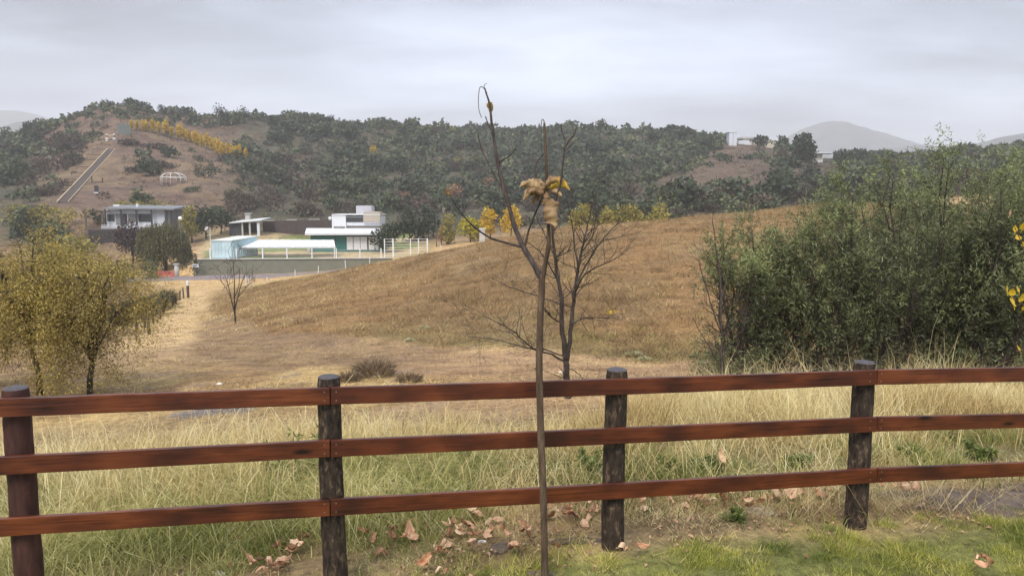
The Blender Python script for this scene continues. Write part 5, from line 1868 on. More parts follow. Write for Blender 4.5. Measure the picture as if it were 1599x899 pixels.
# dome frame
p = hit(271, 287, 100)
u = p.y / FPX
M['pipe'] = pm("white_pipe", (0.7, 0.68, 0.65), .5, .05, 3)
t = thing("dome_frame", "white pipe frame of an open dome on the hill terrace", "frame", p)
RD, HB, HT = 18.5 * u, 9.5 * u, 16.5 * u
for k in range(8):
    a = 2 * math.pi * k / 8 + .2
    e = Vector((math.cos(a) * RD, math.sin(a) * RD, 0))
    mb = MB()
    mb.tube([p + e - Vector((0, 0, .5)), p + e + Vector((0, 0, HB))] + [p + Vector((e.x * math.cos(s), e.y * math.cos(s), HB + (HT - HB) * math.sin(s))) for s in np.linspace(.2, 1.57, 7)], .075, 6)
    mb.build("rib", M['pipe'], t, True)
mb = MB()
mb.tube([p + Vector((math.cos(a) * RD, math.sin(a) * RD, HB)) for a in np.linspace(0, 2 * math.pi, 25)], .07, 6)
mb.build("ring", M['pipe'], t, True)
# black board, swing frame and round dark items on the terrace
p = hit(151, 301, 100)
u = p.y / FPX
t = thing("notice_board", "upright black board on a pale base on the bare hill", "board", p)
MB().box(p.x - 3 * u, p.x + 3 * u, p.y - .1, p.y + .1, p.z + .8 * u, p.z + 11 * u).build("panel", M['black'], t)
MB().box(p.x - 3.4 * u, p.x + 3.4 * u, p.y - .3, p.y + .3, p.z - .4, p.z + .8 * u).build("plinth", M['white_wood'], t)
p = hit(152, 285, 100)
t = thing("bar_frame", "low dark timber frame with two uprights on the bare hill", "frame", p)
for s, h in ((-9, 10), (9, 8)):
    MB().box(p.x + (s - .6) * u, p.x + (s + .6) * u, p.y - .1, p.y + .1, p.z - .5, p.z + h * u).build("upright", M['black'], t)
MB().box(p.x - 9 * u, p.x + 9 * u, p.y - .08, p.y + .08, p.z + .2 * u, p.z + 1.5 * u).build("crossbar", M['timber'], t)
for k, a in enumerate([(197, 274, 18, 10, "small dark fir on the hill terrace left of the dome"), (310, 277, 26, 18, "small dark fir on the slope right of the dome")]):
    far_tree("fir_tree", a[0], a[1], a[2], a[3], 'far_green', a[4], 920 + k, n=260, trunk=.05, ymin=100)
for k, a in enumerate([(327, 277, 26, 26, 'far_green', "dark round bush beside the fir right of the dome"), (294, 300, 8, 16, 'scrub', "low dark bush below the dome"), (306, 299, 8, 16, 'scrub', "second low dark bush below the dome"),
                       (310, 251, 10, 18, 'far_green', "dark bush among the yellow poplars"), (355, 247, 8, 16, 'far_green', "small dark bush at the lower end of the poplar row"),
                       (240, 260, 10, 50, 'scrub_dry', "brown thicket in the hollow of the bare hill"), (215, 268, 8, 44, 'scrub_dry', "brown scrub along the terrace bank left of the dome"), (258, 262, 8, 40, 'scrub_dry', "brown scrub along the terrace bank above the dome"), (205, 226, 7, 40, 'scrub_dry', "brown bushes below the slatted screen"), (240, 232, 6, 40, 'scrub_dry', "brown bushes in the upper hollow of the bare hill"),
                       (220, 330, 16, 26, 'far_ygreen', "lime green bush behind the cabin roof"), (245, 330, 18, 30, 'far_ygreen', "lime green bush behind the right end of the cabin"), (268, 338, 22, 26, 'far_ygreen', "yellowish bush beside the cabin end wall"), (190, 326, 10, 30, 'far_ygreen', "low yellow-green bush behind the cabin chimney"),
                       (150, 352, 22, 36, 'far_green', "dark hedge bush under the pergola"), (310, 346, 26, 40, 'scrub_dry', "russet brown bush on the slope above the shelter"), (345, 340, 20, 50, 'scrub_dry', "wide brown bush on the slope above the shelter"),
                       (85, 346, 30, 34, 'far_ygreen', "yellow-green bush at the foot of the hill staircase"), (60, 352, 34, 40, 'far_ygreen', "pale yellow bush left of the staircase foot"), (110, 350, 26, 26, 'far_ygreen', "yellowish bush right of the staircase foot"), (30, 350, 34, 44, 'far_ygreen', "wide yellowish bush at the hill foot on the far left")]):
    far_bush("hill_bush", a[0], a[1], a[2], a[3], a[4], a[5], 940 + k, ymin=110)

# ------------------------------------------------------------------ the cabin
M['roof_dark'] = pm("dark_roof_sheet", (0.16, 0.17, 0.18), .6, .12, 2)
M['glass_dark'] = glassy("dark_window_glass", (0.05, 0.055, 0.06, 1))
M['glass_grey'] = glassy("grey_curtained_glass", (0.22, 0.22, 0.22, 1))
M['dark_stone'] = pm("dark_dry_stone", (0.045, 0.038, 0.038), .9, .35, 3, .6)


def pbox(mb, a, b, c, d, Y, dep, dy=0.0):
    """box whose front face fills the pixel rectangle a..b, c..d at distance Y"""
    p, q = at(a, d, Y), at(b, c, Y)
    mb.box(p.x, q.x, Y + dy, Y + dy + dep, p.z, q.z)
    return mb


CY = 148.0
p = at(215, 351, CY)
cab = thing("hillside_cabin", "white boarded cabin with flat dark roof and deck above a stone wall", "house", p)
w = pbox(MB(), 164, 259, 327.5, 357, CY, 6.0).build("wall", M['white_wood'], cab)
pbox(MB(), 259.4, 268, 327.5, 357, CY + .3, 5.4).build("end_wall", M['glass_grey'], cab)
mb = MB()
a, b = at(161, 326.5, CY - 1.2), at(272, 328, CY - 1.2)
mb.hexa([Vector((a.x, CY - 1.2, a.z)), Vector((b.x, CY - 1.2, b.z)), Vector((b.x, CY + 6.5, b.z + .5)), Vector((a.x, CY + 6.5, a.z + .5)), Vector((a.x, CY - 1.2, a.z + .28)), Vector((b.x, CY - 1.2, b.z + .28)), Vector((b.x, CY + 6.5, b.z + .78)), Vector((a.x, CY + 6.5, a.z + .78))])
rf = mb.build("roof", M['roof_dark'], cab)
pbox(MB(), 177, 186, 319.5, 324.5, CY + 3, .9).build("water_box", M['white'], rf)
pbox(MB(), 212.5, 215.5, 318, 325, CY + 2.5, .4).build("chimney", M['white_wood'], rf)
for (x0, x1, y0, y1, mk, nm) in [(167.5, 178.5, 334.5, 345.5, 'glass_dark', 'window'), (181.5, 189, 333.8, 351, 'glass_grey', 'door'), (190.6, 198, 333.8, 351, 'glass_dark', 'door'), (200.5, 214, 334, 346.5, 'glass_grey', 'window'), (216, 235.5, 334, 346.5, 'glass_dark', 'window')]:
    f = pbox(MB(), x0 - .7, x1 + .7, y0 - .7, y1 + .7, CY - .06, .12).build(nm, M['white'], cab)
    pbox(MB(), x0, x1, y0, y1, CY - .10, .1).build("pane", M[mk], f)
for x in (164.5, 189, 213, 236.5, 258.5, 267):
    pbox(MB(), x - .5, x + .5, 327, 353, CY - 1.0, .12).build("veranda_post", M['black'], cab)
pbox(MB(), 164.5, 236.5, 331.5, 333, CY - .9, .1).build("lintel_beam", M['roof_dark'], cab)
for k in range(6):
    y = 329 + k * 3.4
    pbox(MB(), 238.5, 257.5, y + 2.9, y + 3.2, CY - .03, .05).build("board_joint", M['glass_grey'], w)
# deck and railing
dk = pbox(MB(), 140, 246, 357.2, 358.6, CY - 3.6, 4.8).build("deck", M['timber'], cab)
for y in (352.0, 354.2, 356.4):
    pbox(MB(), 158, 232, y - .55, y + .45, CY - 3.4, .08).build("railing_slat", M['white_wood'], cab)
for x in (158, 172, 186, 200, 216, 231):
    pbox(MB(), x - .4, x + .4, 350.8, 357.6, CY - 3.3, .1).build("railing_post", M['timber'], cab)
# pergola
for x in (133.5, 160):
    pbox(MB(), x - .7, x + .7, 331.5, 358, CY - 2.5, .16).build("pergola_post", M['timber'], cab)
pbox(MB(), 128, 165, 330.4, 331.8, CY - 2.6, .2).build("pergola_beam", M['timber'], cab)
for k in range(7):
    x = 130 + 5 * k
    q = at(x, 330.4, CY - 2.6)
    MB().box(q.x - .06, q.x + .06, CY - 3.0, CY + .5, q.z, q.z + .14).build("pergola_rafter", M['timber'], cab)
# stair down
for k in range(9):
    y = 353.5 + k * 2.5
    pbox(MB(), 127.5 + .15 * k, 136.5 + .1 * k, y, y + .8, CY - 3.4 - .28 * k, .3).build("stair_tread", M['timber'], cab)
for x in (127, 137):
    mb = MB()
    mb.beam(at(x, 352, CY - 3.3), at(x + .6, 377, CY - 5.9), .12, .3)
    mb.build("stair_stringer", M['timber'], cab)
# dry stone wall below the deck, stone by stone
sw_ = thing("stone_wall", "dark dry-stone terrace wall below the cabin deck", "wall", at(185, 386, 143.6))
rg = random.Random(9)
SM = []
for q in range(5):
    mb = MB()
    o8 = [(sx * rg.uniform(.42, .5), sy * rg.uniform(.4, .5), sz * rg.uniform(.4, .5)) for sz in (-1, 1) for sx, sy in ((-1, -1), (1, -1), (1, 1), (-1, 1))]
    mb.hexa(o8)
    m_ = bpy.data.meshes.new("stone")
    m_.from_pydata(mb.v, [], mb.f)
    m_.materials.append(M['dark_stone'])
    SM.append(m_)
pbox(MB(), 138, 234, 359, 387, 143.75, .9).build("core", M['dark_stone'], sw_)
for r_ in range(8):
    y = 385.5 - r_ * 3.45
    x = 137 + rg.uniform(0, 2)
    while x < 233:
        wpx = rg.uniform(3.5, 6.2)
        q = at(x + wpx / 2, y, 143.6)
        o = link("stone", SM[rg.randrange(5)], None, sw_, q - sw_.location + Vector((0, .05 + rg.uniform(-.06, .06), 0)))
        u = 143.6 / FPX
        o.scale = (wpx * u * 1.02, .45, 3.5 * u)
        o.rotation_euler = (0, 0, rg.choice((0, math.pi)))
        x += wpx
# willow, purple tree and lamp
def willow_tree():
    p = hit(259, 424, 100)
    rg = random.Random(50)
    rng = np.random.default_rng(50)
    H, Wd = 80 / FPX * p.y, 41 / FPX * p.y
    t = thing("weeping_willow", "olive green weeping willow beside the road below the cabin", "tree", p)
    mb = MB()
    mb.tube([p - Vector((0, 0, .3)), p + Vector((.1, 0, H * .3)), p + Vector((.2, 0, H * .6))], [.32, .26, .15], 8)
    P, A = [], []
    for k in range(620):
        a = rg.uniform(0, 6.28)
        r = math.sqrt(rg.random())
        top = Vector((math.cos(a) * r * Wd * .92, math.sin(a) * r * Wd * .92, H * (1.0 - .34 * r ** 2) * rg.uniform(.82, 1.0) - .15 * H * math.sin(3 * a + 1) * r))
        if k % 8 == 0:
            mb.tube([p + Vector((.15, 0, H * .45)), p + top * .6 + Vector((0, 0, H * .12)), p + top], [.12, .07, .03], 5)
        L = H * rg.uniform(.28, .62)
        n = 22
        for i in range(n):
            s = i / n
            q = top + Vector((math.cos(a), math.sin(a), 0)) * (.25 * math.sin(s * 2)) - Vector((0, 0, L * s))
            if q.z < .5:
                break
            P.append(tuple(q + Vector((rg.gauss(0, .09), rg.gauss(0, .09), 0))))
            A.append((rg.gauss(0, .35), rg.gauss(0, .35), -1))
    mb.build("trunk", M['bark_far'], t, True)
    n = len(P)
    v = np.clip(rng.normal(.42, .2, n), 0, 1)
    me = leaf_mesh("crown", np.array(P), np.array(A), rand_dir(n, rng), rng.uniform(.3, .6, n), rng.uniform(.09, .17, n), v)
    link("crown", me, M['willow'], t)


willow_tree()
far_tree("purple_tree", 208, 424, 76, 52, 'purple_leaf', "dark purplish tree with thin foliage before the cabin stone wall", 951, n=1900, trunk=.30, Y=122, lobes=20, size=.34)
for k, a in enumerate([(150, 432, 42, 60, 'yellow_fine', "tan yellow bush behind the yellowing trees", 100), (190, 436, 34, 50, 'far_ygreen', "olive yellow bush by the road below the purple tree", 100), (232, 432, 26, 36, 'scrub', "grey-green bush by the road left of the willow", 108), (120, 400, 34, 60, 'far_ygreen', "pale yellow bush below the cabin stair", 128), (90, 420, 44, 60, 'far_ygreen', "wide yellow bush behind the large yellowing tree", 112)]):
    far_bush("roadside_bush", a[0], a[1], a[2], a[3], a[4], a[5], 960 + k, Y=a[6], n=420)
far_bush("dark_hedge", 299, 428, 34, 24, 'far_green', "dark bush at the left end of the olive wall", 970, Y=111.5, n=420)
M['lamp_metal'] = pm("dark_lamp_metal", (0.04, 0.045, 0.045), .5, .1, 3)
M['lamp_glass'] = pm("white_lamp_globe", (0.8, 0.8, 0.78), .3, .03, 3)


def lamp_post(px, py, hpx, Y, lb, globe=True):
    p = at(px, py, Y)
    p.z = g(p.x, p.y)
    H = hpx / FPX * Y
    t = thing("lamp_post", lb, "lamp", p)
    mb = MB()
    mb.tube([p - Vector((0, 0, .2)), p + Vector((0, 0, .9)), p + Vector((0, 0, H))], [.09, .06, .045], 8)
    mb.build("pole", M['lamp_metal'], t, True)
    if globe:
        mb = MB()
        mb.tube([p + Vector((0, 0, H + .32 * math.sin(s) - .02)) + Vector((0, 0, 0)) for s in np.linspace(-1.5, 1.5, 9)], [.30 * math.cos(s) + .004 for s in np.linspace(-1.5, 1.5, 9)], 10)
        mb.build("globe", M['lamp_glass'], t, True)
    else:
        mb = MB()
        mb.beam(p + Vector((-.05, 0, H)), p + Vector((.7, 0, H + .1)), .12, .1)
        mb.build("lamp_head", M['lamp_metal'], t)
    return t


lamp_post(286, 430, 82, 116, "tall dark lamp post with a white globe in front of the willow")
lamp_post(682, 392, 56, 126, "thin black lamp post beside the driveway", False)
# low red wall, pale round pillar, sign
M['red'] = pm("faded_red_paint", (0.42, 0.11, 0.09), .8, .12, 1.5)
M['concrete'] = pm("pale_concrete", (0.42, 0.41, 0.39), .9, .12, 2, .2)
p = at(256, 431, 113)
t = thing("low_red_wall", "low faded red wall at the roadside left of the olive wall", "wall", p)
pbox(MB(), 239, 273, 425, 434, 113, .35).build("panel", M['red'], t)
pbox(MB(), 238.4, 273.6, 423.9, 425, 112.9, .55).build("coping", M['red'], t)
for x in (240, 251, 262, 272):
    pbox(MB(), x - .6, x + .6, 424.5, 434, 112.88, .1).build("pier", M['red'], t)
p = at(276.5, 431, 112.6)
t = thing("round_pillar", "pale round concrete gate pillar beside the low red wall", "pillar", p)
mb = MB()
mb.tube([Vector((p.x, 112.6, p.z - .6)), Vector((p.x, 112.6, zpix(413, 112.6)))], .32, 14)
mb.build("shaft", M['concrete'], t, True)
MB().box(p.x - .4, p.x + .4, 112.2, 113.0, zpix(413, 112.6), zpix(413, 112.6) + .14).build("cap", M['concrete'], t)
p = at(305, 430, 111.4)
t = thing("street_sign", "small white street sign on a thin post before the olive wall", "sign", p)
q = at(305, 430, 111.4)
mb = MB()
mb.tube([Vector((q.x, 111.4, q.z - .4)), Vector((q.x, 111.4, zpix(413, 111.4)))], .035, 8)
mb.build("post", M['concrete'], t)
pbox(MB(), 299.5, 310, 412.3, 417.6, 111.33, .04).build("plate", M['white'], t)
pbox(MB(), 301, 308.6, 413.8, 414.6, 111.315, .012).build("lettering", M['black'], t)
pbox(MB(), 301.6, 307.6, 415.5, 416.2, 111.315, .012).build("lettering", M['black'], t)

# ------------------------------------------------------------------ walled plot: wall, railing, container, gallery, shelter
M['olive'] = pm("olive_grey_render", (0.155, 0.16, 0.125), .9, .07, .8, .1)
p = at(302, 431, 113.6)
t = thing("retaining_wall", "long plain olive-grey retaining wall above the road", "wall", p)
mb = MB()
xs = [302, 360, 420, 480, 540, 600, 612]
for a, b in zip(xs[:-1], xs[1:]):
    p0, p1 = at(a, 404.3, 113.6), at(b, 404.3 - .004 * (b - 302) if b < 601 else 403, 113.6)
    zt0 = zpix(405 - .0065 * (a - 302), 113.6)
    zt1 = zpix(405 - .0065 * (b - 302), 113.6)
    mb.hexa([(p0.x, 113.6, -11.5), (p1.x, 113.6, -11.5), (p1.x, 114.0, -11.5), (p0.x, 114.0, -11.5), (p0.x, 113.6, zt0), (p1.x, 113.6, zt1), (p1.x, 114.0, zt1), (p0.x, 114.0, zt0)])
mb.build("panel", M['olive'], t)
mb = MB()
for a, b in zip(xs[:-1], xs[1:]):
    mb.beam(at(a, 404.8 - .0065 * (a - 302), 113.75), at(b, 404.8 - .0065 * (b - 302), 113.75), .62, .10)
mb.build("coping", M['concrete'], t)
M['white_metal'] = pm("white_galvanised_rail", (0.66, 0.67, 0.68), .5, .06, 3)
p = at(328, 404, 114.2)
t = thing("rail_fence", "white metal railing of thin bars along the top of the olive wall", "fence", p)
for x in (328, 369, 410, 448, 487, 525, 562, 595):
    pbox(MB(), x - .55, x + .55, 387.5, 404.6, 113.75, .12).build("post", M['white_metal'], t)
for y in (390, 393.2, 396.4, 399.6, 402.4):
    pbox(MB(), 308, 597, y - .12, y + .12, 113.80, .035).build("bar", M['white_metal'], t)

M['container'] = pm("pale_blue_container_paint", (0.46, 0.61, 0.65), .6, .07, 1.2)
M['container_roof'] = pm("pale_sheet_roof", (0.62, 0.66, 0.62), .6, .05, 1)
KY = 117.5
c0 = at(331.5, 402.5, KY)
c1 = at(362.5, 402.5, KY)
cont = thing("shipping_container", "pale blue shipping container with sloping pale roof behind the railing", "container", c0)
zb, ztf = c0.z - .1, zpix(376.2, KY)
dx, dyv = 2.05, 6.1
zr = ztf + .42
B = [Vector((c0.x, KY, zb)), Vector((c1.x, KY, zb)), Vector((c1.x + dx, KY + dyv, zb + .2)), Vector((c0.x + dx, KY + dyv, zb + .2))]
T = [Vector((c0.x, KY, ztf)), Vector((c1.x, KY, ztf)), Vector((c1.x + dx, KY + dyv, zr)), Vector((c0.x + dx, KY + dyv, zr))]
MB().hexa(B + T).build("body", M['container'], cont)
up = Vector((0, 0, .1))
MB().hexa([T[0] + Vector((-.12, -.15, .004)), T[1] + Vector((.12, -.15, .004)), T[2] + Vector((.12, .1, .004)), T[3] + Vector((-.12, .1, .004))] + [T[0] + Vector((-.12, -.15, .1)), T[1] + Vector((.12, -.15, .1)), T[2] + Vector((.12, .1, .1)), T[3] + Vector((-.12, .1, .1))]).build("roof_sheet", M['container_roof'], cont)
wc = c1.x - c0.x
for s in (0, 1):
    a, b = c0.x + .12 + s * wc / 2, c0.x + wc / 2 * (1 + s) - .08
    d_ = MB().box(a, b, KY - .06, KY + .02, zb + .15, ztf - .12).build("door", M['container'], cont)
    for k in range(2):
        xx = a + (b - a) * (.3 + .4 * k)
        mb = MB()
        mb.tube([(xx, KY - .09, zb + .2), (xx, KY - .09, ztf - .2)], .025, 6)
        mb.build("lock_rod", M['white_metal'], d_)
    MB().box(a, b, KY - .10, KY - .05, (zb + ztf) / 2 - .05, (zb + ztf) / 2 + .05).build("cross_rib", M['container'], d_)
n = 14
for k in range(n):
    f = (k + .5) / n
    b0 = B[1].lerp(B[2], f) + Vector((.03, 0, .12))
    t0 = T[1].lerp(T[2], f) + Vector((.03, 0, -.1))
    mb = MB()
    mb.beam(b0, t0, .16, .1)
    mb.build("corrugation", M['container'], cont)
MB().box(c0.x - .1, c1.x + .3, KY - 1.2, KY - .15, zb - .22, zb - .06).build("sill", M['white'], cont)
# satellite dish on its pole
p = at(330, 405, 116)
p.z = g(p.x, p.y)
t = thing("satellite_dish", "round grey satellite dish on a white pole beside the container", "dish", p)
mb = MB()
zt = zpix(358, 116)
mb.tube([p - Vector((0, 0, .2)), Vector((p.x, 116, zt))], .06, 8)
mb.build("pole", M['white_metal'], t)
dc = at(322.8, 357, 115.6)
mb = MB()
mb.tube([Vector((p.x, 116, zt - .6)), dc + Vector((.2, .15, -.1))], .03, 6)
mb.build("arm", M['white_metal'], t)
mb = MB()
nrm = Vector((-.35, -.8, .45)).normalized()
e1 = nrm.orthogonal().normalized()
e2 = nrm.cross(e1)
vs, fs = [dc - nrm * .0], []
for rr_ in (.12, .22, .34):
    for k in range(16):
        a = 2 * math.pi * k / 16
        vs.append(dc + (e1 * math.cos(a) + e2 * math.sin(a)) * rr_ + nrm * (rr_ ** 2) * .8)
for k in range(16):
    k2 = (k + 1) % 16
    fs.append((0, 1 + k, 1 + k2))
    for r_ in range(2):
        fs.append((1 + r_ * 16 + k, 1 + (r_ + 1) * 16 + k, 1 + (r_ + 1) * 16 + k2, 1 + r_ * 16 + k2))
mb.add(vs, fs)
d_ = mb.build("reflector", M['concrete'], t, True)
d_.modifiers.new("thick", 'SOLIDIFY').thickness = .03
mb = MB()
mb.tube([dc + e2 * .3, dc + nrm * .35, dc + nrm * .42], .02, 5)
mb.build("feed_horn", M['lamp_metal'], t)
# long white gallery roof
GY = 119.5
p = at(450, 403, GY)
gal = thing("gallery_roof", "long low white sheet-roofed gallery between container and teal house", "shelter", p)
f0, f1 = at(370, 386.6, GY), at(524, 386.2, GY)
zb_ = zpix(375.3, GY + 4.2)
b0, b1 = at(378.5, 375.3, GY + 4.2), at(521.5, 375.3, GY + 4.2)
npan = 22
for k in range(npan):
    s0_, s1_ = k / npan, (k + .97) / npan
    q = [f0.lerp(f1, s0_), f0.lerp(f1, s1_), b0.lerp(b1, s1_), b0.lerp(b1, s0_)]
    lift = Vector((0, 0, .02 * (k % 2)))
    MB().hexa([v + lift for v in q] + [v + Vector((0, 0, .09)) + lift for v in q]).build("roof_panel", M['white'], gal)
mb = MB()
mb.beam(f0 + Vector((0, .1, -.08)), f1 + Vector((0, .1, -.08)), .1, .14)
mb.build("eaves_beam", M['white_metal'], gal)
for x in (372, 410, 448, 487, 522):
    for Y_, yy in ((GY + .1, 386.4), (GY + 4.0, 376)):
        q = at(x, yy, Y_)
        MB().box(q.x - .06, q.x + .06, Y_ - .06, Y_ + .06, min(g(q.x, Y_), q.z - 1.0) - .1, q.z - .02).build("post", M['white_metal'], gal)
# open shelter behind
HY = 150.0
p = at(384, 371, HY)
sh = thing("open_shelter", "open-fronted dark shelter with thin white roof and chimney behind the container", "shelter", p)
a, b = at(357.5, 349, HY - .6), at(408.5, 344.5, HY - .6)
MB().hexa([Vector((a.x, HY - .6, a.z)), Vector((b.x, HY - .6, b.z)), Vector((b.x, HY + 5.2, b.z + .35)), Vector((a.x + .6, HY + 5.2, a.z + .35)), Vector((a.x, HY - .6, a.z + .2)), Vector((b.x, HY - .6, b.z + .2)), Vector((b.x, HY + 5.2, b.z + .55)), Vector((a.x + .6, HY + 5.2, a.z + .55))]).build("roof", M['white'], sh)
M['dark_wall'] = pm("dark_shelter_wall", (0.05, 0.052, 0.058), .8, .15, 2)
pbox(MB(), 359, 405, 347.5, 376, HY + 4.6, .25).build("back_wall", M['dark_wall'], sh)
q = at(359, 376, HY)
MB().box(q.x, q.x + .2, HY, HY + 4.5, q.z - .3, zpix(350, HY)).build("side_wall", M['dark_wall'], sh)
for k in range(7):
    y = 352 + k * 2.6
    pbox(MB(), 360, 377.5, y, y + 2.2, HY + .1, .06).build("board", M['dark_wall'], sh)
for x, wd_ in ((378.5, .6), (390, .7), (403.5, 1.5)):
    pbox(MB(), x - wd_, x + wd_, 347.5, 374, HY - .15, .2).build("post", M['white_wood'] if x > 400 else M['concrete'], sh)
pbox(MB(), 383, 389, 334.5, 346, HY + 3, .8).build("chimney", M['concrete'], sh)
pbox(MB(), 381.5, 390.5, 332.8, 334.2, HY + 2.8, 1.2).build("chimney_cap", M['concrete'], sh)
# dark panel fence behind the plot
p = at(465, 366, 156)
M['dark_panel'] = pm("dark_brown_panel", (0.06, 0.045, 0.042), .85, .2, 2, .2)
t = thing("panel_fence", "dark brown panel fence with pale coping behind the plot", "fence", p)
for k, (x0, x1, y0) in enumerate([(411, 428, 345), (428.6, 446, 344.6), (446.6, 463, 344.2), (463.6, 481, 343.6), (481.6, 499, 343.2), (499.6, 519, 342.8)]):
    pbox(MB(), x0, x1, y0, 374, 156, .2).build("panel", M['dark_panel'], t)
    if k % 2 == 0:
        pbox(MB(), x0, x1, y0 - 1.1, y0 - .05, 155.9, .4).build("coping", M['concrete'], t)

# ------------------------------------------------------------------ the teal house
M['teal'] = pm("teal_wall_paint", (0.025, 0.14, 0.125), .7, .06, 1.2)
M['beige'] = pm("beige_render", (0.40, 0.35, 0.29), .85, .05, 1)
M['lilac'] = pm("lilac_grey_render", (0.44, 0.43, 0.47), .85, .05, 1)
TY = 129.0
p = at(536, 391, TY)
th = thing("teal_house", "teal walled modern house with white slab roof and boxy white upper floor", "house", p)
w = pbox(MB(), 485.5, 593, 367.8, 396, TY, 7.5).build("wall", M['teal'], th)
q0, q1 = at(476, 367.2, TY - 1.3), at(595, 366.6, TY - 1.3)
z1 = zpix(356.2, TY + 3.5)
x0b, x1b = at(478.5, 356.2, TY + 3.5).x, at(594, 356.2, TY + 3.5).x
rf = MB().hexa([Vector((q0.x, TY - 1.3, q0.z)), Vector((q1.x, TY - 1.3, q1.z)), Vector((x1b, TY + 3.5, z1 - .3)), Vector((x0b, TY + 3.5, z1 - .3)), Vector((q0.x, TY - 1.3, q0.z + .32)), Vector((q1.x, TY - 1.3, q1.z + .32)), Vector((x1b, TY + 3.5, z1)), Vector((x0b, TY + 3.5, z1))]).build("roof", M['white'], th)
for (x0, x1) in ((541.8, 550.8), (552.4, 561.8), (563.2, 572.8), (576, 584.5), (586, 592)):
    f = pbox(MB(), x0 - .35, x1 + .35, 369.2, 390.4, TY - .08, .12).build("sliding_door", M['glass_grey'], th)
    pbox(MB(), x0, x1, 369.8, 390, TY - .13, .1).build("blind", M['white'], f)
pbox(MB(), 573.1, 575.8, 369, 391, TY - .05, .1).build("dark_jamb", M['lamp_metal'], th)
pbox(MB(), 523.3, 524.1, 368, 391, TY - .05, .1).build("wall_joint", M['lamp_metal'], th)
UY = TY + 3.2
u1 = pbox(MB(), 518.6, 539.8, 335.2, 360, UY, 5.5).build("upper_room", M['white'], th)
pbox(MB(), 521, 538.5, 353.5, 357.6, UY - .06, .12).build("window", M['glass_grey'], u1)
u2 = pbox(MB(), 539.9, 594, 338.2, 352.4, UY + .25, 5.2).build("upper_parapet", M['white_wood'], th)
pbox(MB(), 540.2, 567, 339.4, 346.8, UY + .18, .1).build("window", M['glass_dark'], u2)
pbox(MB(), 539.9, 593, 352.4, 357.5, UY + .6, 4.8).build("lower_band", M['beige'], th)
pbox(MB(), 518, 594, 334.6, 335.8, UY - .15, 5.8).build("roof_edge", M['white'], th)
pbox(MB(), 567.5, 593.2, 330.8, 346.5, UY - .1, 3.0).build("chimney_block", M['beige'], th)
pbox(MB(), 568, 592.5, 346.6, 348.8, UY - .05, .3).build("block_base", M['lilac'], th)
pbox(MB(), 556.3, 580.0, 321.2, 337.5, UY + 3.4, 3.0).build("tank_block", M['lilac'], th)
mb = MB()
dq = at(515.6, 341, UY + .2)
mb.tube([dq + Vector((0, -.25, 0)), dq + Vector((.05, -.1, .02)), dq + Vector((.12, .05, .04))], [.34, .30, .1], 12)
mb.build("wall_dish", M['white'], th, True)
p = at(480.5, 391, TY - .4)
t = thing("white_block", "small pale block standing at the left corner of the teal house", "block", p)
pbox(MB(), 479.8, 484.2, 386.5, 393.5, TY - .4, .5).build("body", M['concrete'], t, bevel=.04)
pbox(MB(), 479.4, 484.6, 386.1, 386.7, TY - .45, .6).build("cap", M['white_wood'], t)
# gate to the right of the wall
p = at(633, 404, 118.5)
gt = thing("driveway_gate", "tall white tubular gate and side panel beside the teal house", "gate", p)
for x, y0, y1 in ((600.5, 373, 407), (613.8, 372.5, 407), (641, 372.4, 406), (653.5, 372.4, 404), (667.3, 372, 402)):
    pbox(MB(), x - (.75 if x in (613.8, 667.3) else .4), x + (.75 if x in (613.8, 667.3) else .4), y0, y1, 118.5, .12).build("upright", M['white_metal'], gt)
for k in range(7):
    y = 373.3 + k * 4.3
    pbox(MB(), 600.5, 613, y - .22, y + .22, 118.52, .05).build("bar", M['white_metal'], gt)
    pbox(MB(), 614.5, 667, y - .22, y + .22, 118.52, .05).build("bar", M['white_metal'], gt)
# pale pillar, white stakes
p = at(753, 382, 124)
t = thing("gate_pillar", "pale grey square pillar between the golden trees", "pillar", p)
pbox(MB(), 748.8, 757, 358, 390, 124, .8).build("shaft", M['concrete'], t)
pbox(MB(), 748, 757.8, 356.6, 358, 123.9, 1.0).build("cap", M['white_wood'], t)
for k, (x, y, h, Y) in enumerate([(461, 435, 14, 104), (497, 427, 12, 105), (540, 418, 12, 106), (577, 412, 12, 107), (417, 442, 10, 100), (689, 389, 7, 118), (384, 452, 22, 78)]):
    q = at(x, y, Y)
    q.z = min(q.z, g(q.x, q.y))
    H = h / FPX * Y + (at(x, y, Y).z - q.z)
    t = thing("marker_stake", ["white stake along the road edge below the olive wall", "short pale stake behind the mound crest near the lamp post", "white stake leaning with a brace at the end of the road verge"][0 if k < 5 else k - 4], "stake", q, "white stakes along the road edge" if k < 5 else None)
    lean = .06 * math.sin(k * 2.3)
    mb = MB()
    mb.tube([q - Vector((0, 0, .2)), q + Vector((lean * H, 0, H * .96))], .055, 8)
    mb.build("shaft", M['white'], t)
    mb = MB()
    mb.tube([q + Vector((lean * H, 0, H * .96)), q + Vector((lean * H * 1.02, 0, H))], [.055, .02], 8)
    mb.build("tip", M['white'], t)
    if k == 6:
        mb = MB()
        mb.tube([q + Vector((0, 0, H * .95)), q + Vector((1.0, .3, 0))], .035, 6)
        mb.build("brace", M['white'], t)
        mb = MB()
        mb.tube([q - Vector((0, 0, .1)), q + Vector((0, 0, .35))], .09, 8)
        mb.build("foot", M['black'], t)
